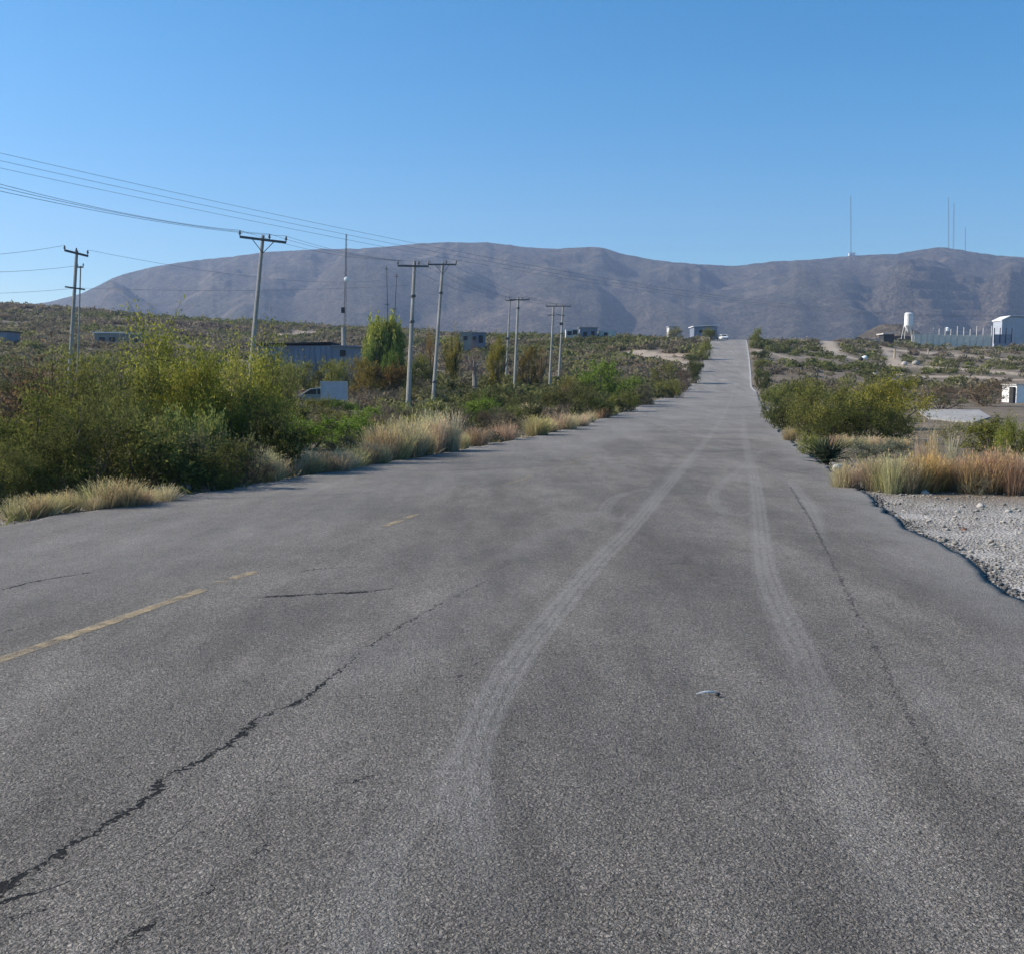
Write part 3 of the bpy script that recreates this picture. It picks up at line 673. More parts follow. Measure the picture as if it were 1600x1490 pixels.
wire(span(at(115, 450, 61.8), at(640, 446, 66.2), .25), .007, 'long level wire between the far left pole and the tall pale pole', 'wires at far left')

# ---------------------------------------------------------------- buildings
def gz(u, d): x_ = at(u, 600, d)[0]; return x_, float(G(x_, d))
def walls(mb, x0, x1, y0, y1, z0, z1, t=.2):
    mb.box(((x0+x1)/2, y0+t/2, (z0+z1)/2), (x1-x0, t, z1-z0)); mb.box(((x0+x1)/2, y1-t/2, (z0+z1)/2), (x1-x0, t, z1-z0))
    mb.box((x0+t/2, (y0+y1)/2, (z0+z1)/2), (t, y1-y0-2*t, z1-z0)); mb.box((x1-t/2, (y0+y1)/2, (z0+z1)/2), (t, y1-y0-2*t, z1-z0)); return mb
# long grey shed
d = 128.; x0 = at(405, 550, d)[0]; x1 = at(557, 550, d)[0]; zt = zat(536, d); zb_ = float(G((x0+x1)/2, d))-.5
r = empty('grey_shed', ((x0+x1)/2, d, zb_), 'long low blue grey shed behind the big green thicket', 'shed')
walls(MB(), x0, x1, d, d+7, zb_, zt-.35).build('wall', M['bluegrey'], r)
rf = MB(); rf.prism([(x0-.3, zt-.35), (x0+(x1-x0)*.74, zt-.02), (x0+(x1-x0)*.74, zt+.12), (x0-.3, zt-.1)], d-.4, d+7.4); rf.build('roof', M['dark'], r)
MB().prism([(x0+(x1-x0)*.745, zt-.4), (x1+.3, zt-.55), (x1+.3, zt-.42), (x0+(x1-x0)*.745, zt-.27)], d-.4, d+7.4).build('roof', M['bluegrey'], r)
for f, w_ in [(.86, .7)]: MB().box((x0+(x1-x0)*f, d-.02, zt-1.3), (w_, .12, .8)).build('window', M['dark'], r)
MB().box((x0+(x1-x0)*.64, d-.03, zb_+1.8), (2.2, .12, 2.6)).build('door', M['steel'], r)
for f in np.linspace(0, 1, 14): MB().box((x0+(x1-x0)*f*.74, d-.05, (zb_+zt)/2-.2), (.08, .1, zt-zb_-.5)).build('wall_rib', M['bluegrey'], r)
# roofless block house
def blockhouse(u0, u1, vt, d, label, mat, wins, depth=6, roof=None, name='block_house', dark=None, cat='house'):
    x0 = at(u0, 550, d)[0]; x1 = at(u1, 550, d)[0]; zt = zat(vt, d); xm = (x0+x1)/2; zb = min(float(G(x0, d)), float(G(x1, d)))-.4
    r = empty(name, (xm, d, zb), label, cat); walls(MB(), x0, x1, d, d+depth, zb, zt).build('wall', M[mat], r)
    for f, w_, h_, zf in wins: MB().box((x0+(x1-x0)*f, d-.02, zt-zf), (w_, .14, h_)).build('window', M['dark'], r)
    if roof: MB().box((xm, d+depth/2, zt+.12), (x1-x0+.6, depth+.6, .22)).build('roof', M[roof], r)
    return r, x0, x1, zb, zt
blockhouse(718, 737, 519, 235, 'small pale block room left of the dark walled house, right of the close poles', 'block', [(.5, .9, .9, 1.4)], 4)
r, x0, x1, zb, zt = blockhouse(736, 758, 521, 240, 'low dark walled house with an open door, beside the small pale block room', 'bluegrey', [(.25, .8, .9, 1.2), (.7, 1.0, 1.8, 1.4)], 5, 'block')
blockhouse(884, 903, 515, 270, 'roofless pale block ruin left of the dark walled hut on the crest', 'pale', [(.3, 1.2, 1.1, 1.0), (.75, 1.2, 1.3, .8)], 4)
blockhouse(906, 933, 513, 272, 'dark blue grey hut standing out on the crest between pale ruined walls', 'bluegrey', [(.3, 1.0, 1.2, 1.6), (.75, .9, 2.4, 2.0)], 5, 'block')
blockhouse(936, 962, 517, 274, 'low broken pale wall block right of the dark crest hut', 'pale', [(.4, 1.0, .8, .9)], 4)
blockhouse(1045, 1060, 511, 330, 'tiny pale building left of the bush on the crest', 'pale', [(.4, 1.0, .8, 1.6)], 5, 'roofmetal')
r, x0, x1, zb, zt = blockhouse(1084, 1120, 511, 330, 'low crest building with a bright white roof, left of the road top', 'bluegrey', [(.3, 1.2, .9, 1.5), (.6, 1.2, .9, 1.5), (.85, 1.0, 1.8, 2)], 8)
MB().prism([(x0-.4, zt), (x1+.6, zt+.4), (x1+.6, zt+.65), (x0-.4, zt+.25)], 329.4, 338.4).build('roof', M['white'], r)
blockhouse(-30, 12, 519, 190, 'dark low hut at the left edge on the brown slope', 'bluegrey', [(.6, 1.0, 1.2, 1.2)], 5, 'dark', 'low_hut', cat='hut')
blockhouse(148, 188, 521, 215, 'long pale roofed shack on the brown slope above the green thicket', 'block', [(.3, 1.2, .9, 1.3), (.7, 1.2, .9, 1.3)], 5, 'white', 'low_shack', cat='shack')
blockhouse(206, 222, 522, 212, 'tiny pale shack right of the long pale roofed one on the brown slope', 'block', [(.5, .8, .8, 1.2)], 4, 'pale', 'low_shack', cat='shack')
r, x0, x1, zb, zt = blockhouse(1380, 1396, 522.5, 375, 'low dark shack with a pale flat roof left of the white silo', 'dark', [(.5, 1.2, 1.0, .9)], 5, None, 'low_shack', cat='shack')
MB().prism([(x0-.6, zt-.1), (x1+.6, zt+.5), (x1+.6, zt+.9), (x0-.6, zt+.3)], 374, 381).build('roof', M['pale'], r)

# far right works yard: silo, wall with posts, gate, warehouse
d = 372.; x_, z_ = gz(1419, d); ztop = zat(489, d); zc = zat(510, d); zl = zat(528, d)-.5; x_ = at(1419.5, 510, d)[0]
r = empty('cement_silo', (x_, d, zl), 'tall white silo on splayed legs at the left end of the yard wall', 'silo')
MB().lathe((x_, d, zc), [(.3, -2.2), (1.45, 0), (1.5, .1), (1.5, ztop-zc-.4), (1.1, ztop-zc)], 20).build('tank', M['white'], r, smooth=False)
for sx in (-1, 1):
    for sy in (-1, 1): MB().tube([(x_+sx*1.9, d+sy*1.5, zl), (x_+sx*1.25, d+sy*1.0, zc+.3)], .16, 6).build('leg', M['pale'], r)
MB().tube([(x_+.9, d, ztop-.1), (x_+.9, d, ztop+1.0)], .16, 6).build('vent_pipe', M['steel'], r)
lad = MB(); [lad.tube([(x_+q_, d-1.62, zl+1), (x_+q_, d-1.62, ztop)], .04, 4) for q_ in (-1.0, -.6)]; lad.build('ladder', M['steel'], r)
x0 = at(1425, 530, d)[0]; x1 = at(1551, 530, d)[0]; zt0 = zat(522.5, d); zt1 = zat(524, d); zb_ = zat(537, d)
r = empty('yard_wall', ((x0+x1)/2, d, zb_), 'long grey block wall topped by bare concrete posts, between silo and warehouse', 'wall')
wm = MB(); wm.prism([(x0, zb_-1), (x1, zb_-1), (x1, zt1), (x0, zt0)], d, d+.25); wm.build('wall', M['yardblock'], r)
for i_, f in enumerate([.03, .11, .19, .21+.05, .335, .41, .48, .56, .64, .72, .80, .88, .985]):
    px_ = x0+(x1-x0)*f; h_ = [.9, 1.4, 1.7, 2.7, 2.4, 2.8, 2.2, 3.3, 2.9, 2.2, 3.3, 2.6, 3.4][i_]
    MB().box((px_, d-.05, zt1+h_/2-3.0), (.24, .3, h_+6)).build('post', M['pale'], r)
xa = at(1551, 530, d)[0]; xb = at(1578, 530, d)[0]
r = empty('dark_gate', ((xa+xb)/2, d-1, zb_), 'dark sheet metal gate beside the pale warehouse', 'gate')
MB().box(((xa+xb)/2, d-1, (zat(523, d)+zb_)/2-.5), (xb-xa-.2, .1, zat(523, d)-zb_+1)).build('gate_panel', M['bluegrey'], r)
for q_ in (0, .33, .66, 1): MB().box((xa+(xb-xa)*q_, d-1.15, (zat(513, d)+zb_)/2), (.25, .25, zat(513, d)-zb_)).build('post', M['dark'], r)
x0 = at(1566, 500, d+8)[0]; x1 = at(1760, 500, d+8)[0]; ze = zat(501, d+8); zr = zat(494.5, d+8); D0 = d+8; zb_ = zat(538, D0)
r = empty('warehouse', ((x0+x1)/2, D0, zb_), 'large pale metal warehouse at the right edge beyond the wall', 'warehouse')
MB().prism([(x0, zb_-1), (x1, zb_-1), (x1, ze), (x0+3, zr-.3), (x0, ze)], D0, D0+7).build('wall', M['roofmetal'], r)
MB().prism([(x0-.3, ze-.05), (x0+3, zr-.05), (x1+.3, zr-.05), (x1+.3, zr+.25), (x0+2.9, zr+.25), (x0-.3, ze+.3)], D0-.5, D0+7.5).build('roof', M['white'], r)
for q_ in range(12): MB().box((x0+1.8+q_*3.4, D0-.05, (zb_+ze)/2), (.12, .12, ze-zb_-.2)).build('wall_rib', M['roofmetal'], r)
c = at(1480, 514.5, d+6); r = empty('water_tank', (c[0], c[1], c[2]-1.2), 'small round white water tank showing above the yard wall', 'tank')
MB().lathe((c[0], c[1], c[2]-.8), [(.7, 0), (.75, .1), (.75, 1.1), (.4, 1.45), (.2, 1.5)], 14).build('drum', M['white'], r); 
for sx in (-.5, .5): MB().tube([(c[0]+sx, c[1], c[2]-.8), (c[0]+sx, c[1], zat(535, d+6))], .09, 6).build('leg', M['steel'], r)
# mountain spur foot beyond the silo, its sunlit look painted tan
c = at(1392, 520, 640.); 
def mound(name, c, rx, ry, h, mat, seed, n=26):
    g_ = np.linspace(-1, 1, n); gx, gy = np.meshgrid(g_, g_); rr_ = np.hypot(gx, gy); z_ = h*np.clip(1-rr_**1.3, -.2, 1)*(.75+.5*fbm(gx*3+seed, gy*3, seed))+h*.05*(fbm(gx*9+seed, gy*9, seed+4)-.5)
    V_ = np.stack([gx*rx, gy*ry, z_], -1).reshape(-1, 3); m_ = npmesh(name, V_, griddify(n, n), dict(tan=np.full(n*n, .28), gravel=np.zeros(n*n), bare=np.ones(n*n)*(.1 if h > 5 else .6)), smooth=True); return link(name, m_, mat, None, c)
tag(mound('earth_rise', (c[0], c[1], zat(527, 640.)), 21, 18, 9.5, M['mountain'], 3), 'mountain spur foot with sunlit tan painted in, beyond the scrub, left of the white silo', 'mound')
c = hit(783, 610); tag(mound('rubble_heap', (c[0], c[1]+1, c[2]-.05), 2.3, 1.8, 1.0, M['stone'], 7), 'dark grey dome of rubble left of the pale pole foot', 'rubble')
c = hit(770, 613); tag(mound('rubble_heap', (c[0], c[1], c[2]-.05), 1.5, 1.3, .7, M['rock'], 9), 'small pale rubble heap left of the dark rubble dome', 'rubble')
c = hit(820, 612); tag(mound('rubble_heap', (c[0], c[1]+1, c[2]-.05), 1.4, 1.2, .6, M['stone'], 10), 'low dark rubble heap right of the pale pole foot', 'rubble')
c = hit(866, 610); tag(mound('rubble_heap', (c[0], c[1]+1, c[2]-.05), 1.1, .9, .7, M['rock'], 12), 'pale stone heap before the green bushes', 'rubble')
c = hit(1069, 584); tag(mound('earth_rise', (c[0], c[1], c[2]-.1), 1.8, 2, 1.2, M['ground'], 15), 'small bare tan mound on the left road bank', 'mound')

# concrete pad on the right
pad = [hit(1432, 640), hit(1530, 641), hit(1548, 652), hit(1520, 661), hit(1450, 655)]
m_ = MB(); n_ = len(pad); zp = max(p[2] for p in pad)+.03
m_.add([(p[0], p[1], p[2]+.035) for p in pad]+[(p[0], p[1], p[2]-.6) for p in pad], [tuple(range(n_-1, -1, -1)), tuple(range(n_, 2*n_))]+[(i_, (i_+1) % n_, (i_+1) % n_+n_, i_+n_) for i_ in range(n_)])
tag(m_.build('concrete_pad', M['concretepad']), 'pale concrete slab behind the bushes on the right', 'slab')
c = hit(1594, 630); r = empty('white_shed', c, 'small white building corner at the right edge beyond the slab', 'shed')
hh = zat(602, c[1])-c[2]; xw = at(1589, 600, c[1])[0]
MB().box((xw+2.2, c[1]+1.6, c[2]+hh/2-.2), (4.4, 3.2, hh+.4)).build('wall', M['white'], r); MB().box((xw+3.4, c[1]-.03, c[2]+hh*.45), (.9, .1, hh*.8)).build('door', M['dark'], r)
MB().box((xw+2.2, c[1]+1.6, c[2]+hh+.06), (4.7, 3.5, .1)).build('roof', M['pale'], r); MB().box((xw-.18, c[1]+.6, c[2]+hh*.45), (.2, .9, hh*.9)).build('side_panel', M['dark'], r)
# small posts and debris on the right slope
def stick(u, vb, vt, label, mat='wood', w_=.22, name='wooden_post', cat='post'):
    c = hit(u, vb); hgt = zat(vt, c[1])-c[2]; r = MB(); r.tube([(c[0], c[1], c[2]-.2), (c[0]+.04, c[1], c[2]+hgt)], [w_/2, w_/2.4], 7)
    r.box((c[0]+.04, c[1], c[2]+hgt), (w_*.8, w_*.8, .1)); return tag(r.build(name, M[mat]), label, cat)
stick(1397.5, 561, 546, 'pale wooden post on the bare slope below the silo', w_=.5)
stick(1450, 553, 545, 'short pale post on the slope right of the taller pale post', w_=.35)
stick(1483, 688, 672, 'thin bare stake standing in the tall grass on the right', w_=.03)
for u, v, s_, mt, lab in [(1351, 562, 1.3, 'white', 'small white bundle lying by a dark one on the right slope'), (1345, 564, 1.2, 'dark', 'small dark bundle beside the white one on the right slope'),
    (1413, 571, 1.3, 'rock', 'pale boulder on the dirt track below the yard wall'), (1431, 571, 1.6, 'stone', 'dark boulder right of the pale one on the dirt track'), (1367, 587, 1.0, 'rock', 'lone pale boulder above the yellow green bush'),
    (1572, 537, 1.4, 'white', 'tiny white drum before the dark gate')]:
    c = hit(u, v); m_ = MB(); m_.lathe((c[0], c[1], c[2]-.1), [(s_*.35, 0), (s_*.5, s_*.25), (s_*.42, s_*.5), (s_*.15, s_*.68)], 9)
    m_.v = [(a_+R.uniform(-.08, .08)*s_, b_+R.uniform(-.08, .08)*s_, c_+R.uniform(-.05, .05)*s_) for a_, b_, c_ in m_.v]
    tag(m_.build('boulder' if 'boulder' in lab else 'bundle' if 'bundle' in lab else 'drum', M[mt], smooth=True), lab, 'boulder' if 'boulder' in lab else 'bundle' if 'bundle' in lab else 'drum')

# ---------------------------------------------------------------- sign board, parked car, cars on the crest
d = 76.; zg = gz(522, d)[1]; pa = at(502, 597, d); pb = at(542, 625, d)
r = empty('sign_board', ((pa[0]+pb[0])/2, d, zg), 'blank pale sign board on posts in front of the parked car', 'sign')
MB().box(((pa[0]+pb[0])/2, d, (pa[2]+pb[2])/2), (pb[0]-pa[0], .06, pa[2]-pb[2])).build('panel', M['signface'], r)
fr_ = MB(); xc, zc2, W_, H_ = (pa[0]+pb[0])/2, (pa[2]+pb[2])/2, pb[0]-pa[0], pa[2]-pb[2]
for s_ in (-1, 1): fr_.box((xc+s_*(W_/2+.03), d-.01, zc2), (.06, .1, H_+.12)); fr_.box((xc, d-.01, zc2+s_*(H_/2+.03)), (W_, .1, .06))
fr_.build('frame', M['pale'], r)
for q_ in (pa[0]+.12, pb[0]-.05): MB().box((q_, d+.1, (zg+pa[2])/2-.1), (.09, .09, pa[2]-zg)).build('post', M['pale'], r)
def car(loc, rz, paint, label, s=1.0, name='parked_car', low=False):
    r = empty(name, loc, label, 'car'); L = [(-2.1, .35), (-2.15, .62), (-2.0, .82), (-1.05, .95), (-.35, 1.40), (.25, 1.48), (1.15, 1.44), (1.75, 1.05), (2.1, .98), (2.15, .6), (2.1, .35)]
    def P(mb): mb.v = [(x_*s, y_*s, z_*s) for x_, y_, z_ in mb.v]; return mb.rot(rz)
    b_ = P(MB().prism(L, -.82, .82)).build('body', paint, r, world=False, bevel=.05)
    for sy in (-1, 1):
        P(MB().prism([(-.92, .98), (-.36, 1.33), (.1, 1.38), (.1, .98)], sy*.83-.01, sy*.83+.01)).build('window', M['glass'], r, world=False)
        P(MB().prism([(.2, .98), (.2, 1.39), (1.05, 1.36), (1.5, 1.02)], sy*.83-.01, sy*.83+.01)).build('window', M['glass'], r, world=False)
        for wx_ in (-1.35, 1.3):
            tb = MB(); tb.lathe((0, 0, 0), [(.2, -.1), (.31, -.1), (.33, -.05), (.33, .05), (.31, .1), (.2, .1)], 18); tb.v = [(wx_+a_, sy*.76+c_, .33+b2) for a_, b2, c_ in tb.v]; t_ = P(tb).build('wheel', M['tyre'], r, world=False)
            rb = MB(); rb.lathe((0, 0, 0), [(.05, -.112), (.19, -.106), (.19, .106), (.05, .112)], 12); rb.v = [(wx_+a_, sy*.76+c_, .33+b2) for a_, b2, c_ in rb.v]; P(rb).build('rim', M['steel'], t_, world=False)
        P(MB().box((-2.13, sy*.6, .68), (.06, .3, .14))).build('headlight', M['lamp'], r, world=False)
        P(MB().box((2.15, sy*.6, .78), (.06, .26, .16))).build('tail_light', M['redmetal'], r, world=False)
    P(MB().add([(-1.0, -.7, .985), (-1.0, .7, .985), (-.40, .62, 1.40), (-.40, -.62, 1.40)], [(0, 1, 2, 3)])).build('windscreen', M['glass'], r, world=False)
    P(MB().add([(1.72, -.7, 1.10), (1.72, .7, 1.10), (1.22, .62, 1.43), (1.22, -.62, 1.43)], [(0, 3, 2, 1)])).build('rear_window', M['glass'], r, world=False)
    return r
cx_, cz_ = gz(494, 79.5); car((cx_, 79.5, cz_), .05, M['carpaint'], 'pale grey parked car half hidden behind the sign board', 1.02)
y_ = 262.; car((at(1130.5, 530, y_)[0], y_, float(RZ(y_))), math.pi/2, M['white'], 'small white car coming over the top of the road', name='white_car')
y_ = 300.; car((at(1141, 530, y_)[0], y_, float(RZ(y_))), math.pi/2, M['carpaint'], 'tiny grey car beyond the white one at the road top', name='grey_car')

# ---------------------------------------------------------------- plants
def quads(C, A, B):
    """centres, half axes -> verts, faces"""
    V = np.stack([C-A-B*.35, C-B*.9, C+A*1.0, C+B*.9], 1).reshape(-1, 3); return V, np.arange(len(V)).reshape(-1, 4)
def rand_unit(n, rg):
    v = rg.normal(size=(n, 3)); return v/np.linalg.norm(v, axis=1, keepdims=True)
def shrub_arrays(seed, ntw=170, npl=34, leaf=.026, lobes=9, spread=1.0, twig=.38, dome=.75, droop=.05, tw_r=.006, column=False):
    rg = np.random.default_rng(seed); LC = []; LT = []; LD = []; tubes = []
    # lobes around the dome
    for k in range(lobes):
        a = rg.uniform(0, 2*np.pi); rr = np.sqrt(rg.uniform(0, 1))*.62*spread; z = rg.uniform(.14, .78)*(1-.4*rr**2)
        if column: z = rg.uniform(.12, .8); rr = .62*max(0.0, 1-abs((z-.42)/.5)**5)*rg.uniform(.6, 1.1)
        LC.append((rr*np.cos(a), rr*np.sin(a), z)); LT.append(rg.uniform(.15, .8)); LD.append(rg.uniform(.24, .42))
    LC = np.array(LC); base = np.zeros(3)
    for c in LC:
        b = np.array([c[0]*.12, c[1]*.12, 0]); m = b*.4+c*.6+rg.normal(size=3)*.04; m[2] = c[2]*.45
        tubes.append(([b, m, c], [.022, .015, .008]))
    C = []; A = []; B = []; TT = []
    for i in range(ntw):
        k = rg.integers(lobes); c = LC[k]; R_ = LD[k]
        dv = rand_unit(1, rg)[0]; dv[2] = dv[2]*.75+.22; dv /= np.linalg.norm(dv)
        L = R_*rg.uniform(.7, 1.25); s0 = c + dv*R_*.05; bend = rg.normal(size=3)*.12; bend[2] -= droop
        t = rg.uniform(.15, 1.0, npl)**.8; P = s0 + dv*L*t[:, None] + bend*(t[:, None]**2)*L
        P = P + rg.normal(size=(npl, 3))*.03*(.5+t[:, None])
        P[:, 2] = np.maximum(P[:, 2], .02+rg.uniform(0, .05, npl))
        n1 = rand_unit(npl, rg); n1 = n1*.8+dv*.6; n1 /= np.linalg.norm(n1, axis=1, keepdims=True); n2 = np.cross(n1, rand_unit(npl, rg)); n2 /= np.linalg.norm(n2, axis=1, keepdims=True)+1e-9
        sz = leaf*rg.uniform(.6, 1.4, npl)[:, None]
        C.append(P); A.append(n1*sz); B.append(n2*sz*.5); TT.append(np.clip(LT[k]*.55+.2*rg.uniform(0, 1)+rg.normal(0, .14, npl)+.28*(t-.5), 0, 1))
        if i % 2 == 0: tubes.append(([s0, s0+dv*L*.5+bend*.25*L, s0+dv*L+bend*L], [tw_r*1.0, tw_r*.7, tw_r*.4]))
    C = np.concatenate(C); A = np.concatenate(A); B = np.concatenate(B); TT = np.concatenate(TT)
    V, Fq = quads(C, A, B); return V, Fq, np.repeat(TT, 4), tubes
PROTO = {}
def make_proto(key, seed, **kw):
    V, Fq, tt_, tubes = shrub_arrays(seed, **kw)
    lm = npmesh(key+'_foliage', V, Fq, dict(tint=tt_)); lm.materials.append(M['leaf'])
    mb = MB()
    for p, r_ in tubes: mb.tube(p, r_, 3, False)
    sm = mb.mesh(key+'_stems'); sm.materials.append(M['bark']); PROTO.setdefault(key, []).append((lm, sm))
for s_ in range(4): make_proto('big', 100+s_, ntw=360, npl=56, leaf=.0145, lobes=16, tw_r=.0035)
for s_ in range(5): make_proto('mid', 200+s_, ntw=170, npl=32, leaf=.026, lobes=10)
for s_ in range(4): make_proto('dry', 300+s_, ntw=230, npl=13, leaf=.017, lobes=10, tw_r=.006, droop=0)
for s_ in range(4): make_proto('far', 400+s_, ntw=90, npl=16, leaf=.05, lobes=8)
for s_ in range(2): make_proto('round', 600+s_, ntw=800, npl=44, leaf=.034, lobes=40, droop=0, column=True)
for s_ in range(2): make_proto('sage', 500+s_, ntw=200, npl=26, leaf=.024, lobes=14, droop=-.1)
def zrot_children(root): pass
NSH = 0
def shrub(loc, rx, h, key, color, label, group, name='shrub', parts=True, cat='shrub'):
    global NSH; NSH += 1
    vs_ = PROTO[key]; lm, sm = vs_[NSH % len(vs_)]
    root = empty(name, loc, label, cat, group); root.rotation_euler = (0, 0, R.uniform(0, 6.28)); root.scale = (rx, rx*R.uniform(.85, 1.1), h)
    j = R.uniform(.86, 1.14); col = (color[0]*j*R.uniform(.93, 1.07), color[1]*j, color[2]*j*R.uniform(.85, 1.15))
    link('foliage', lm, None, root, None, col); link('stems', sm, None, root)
    return root
# colours (albedo)
OL = (.165, .170, .050); BR = (.24, .240, .050); DK = (.078, .090, .032); YG = (.28, .27, .058); RB = (.16, .105, .06); GY = (.155, .155, .10)
ORB = (.17, .12, .035); BG = (.14, .20, .04); PG = (.22, .23, .07); STR = (.38, .305, .20); PSTR = (.42, .36, .25); RST = (.32, .225, .155); GST = (.33, .285, .16); SG = (.17, .18, .13)
def px_shrub(u, vb, wpx, vt, key, col, label, group, name='shrub', z=None, cat='shrub', dback=0.0):
    c = hit(u, vb); c = np.array([at(u, vb, c[1]+dback)[0], c[1]+dback, 0]); c[2] = float(G(c[0], c[1]))
    h = (zat(vt, c[1])-c[2])*1.08; rx = wpx/F*c[1]/2*1.12
    return shrub((c[0], c[1]+rx*.3, c[2]-.05), rx, max(h, .2), key, col, label, group, name, cat=cat)
LG = 'bushes of the large left thicket'; 
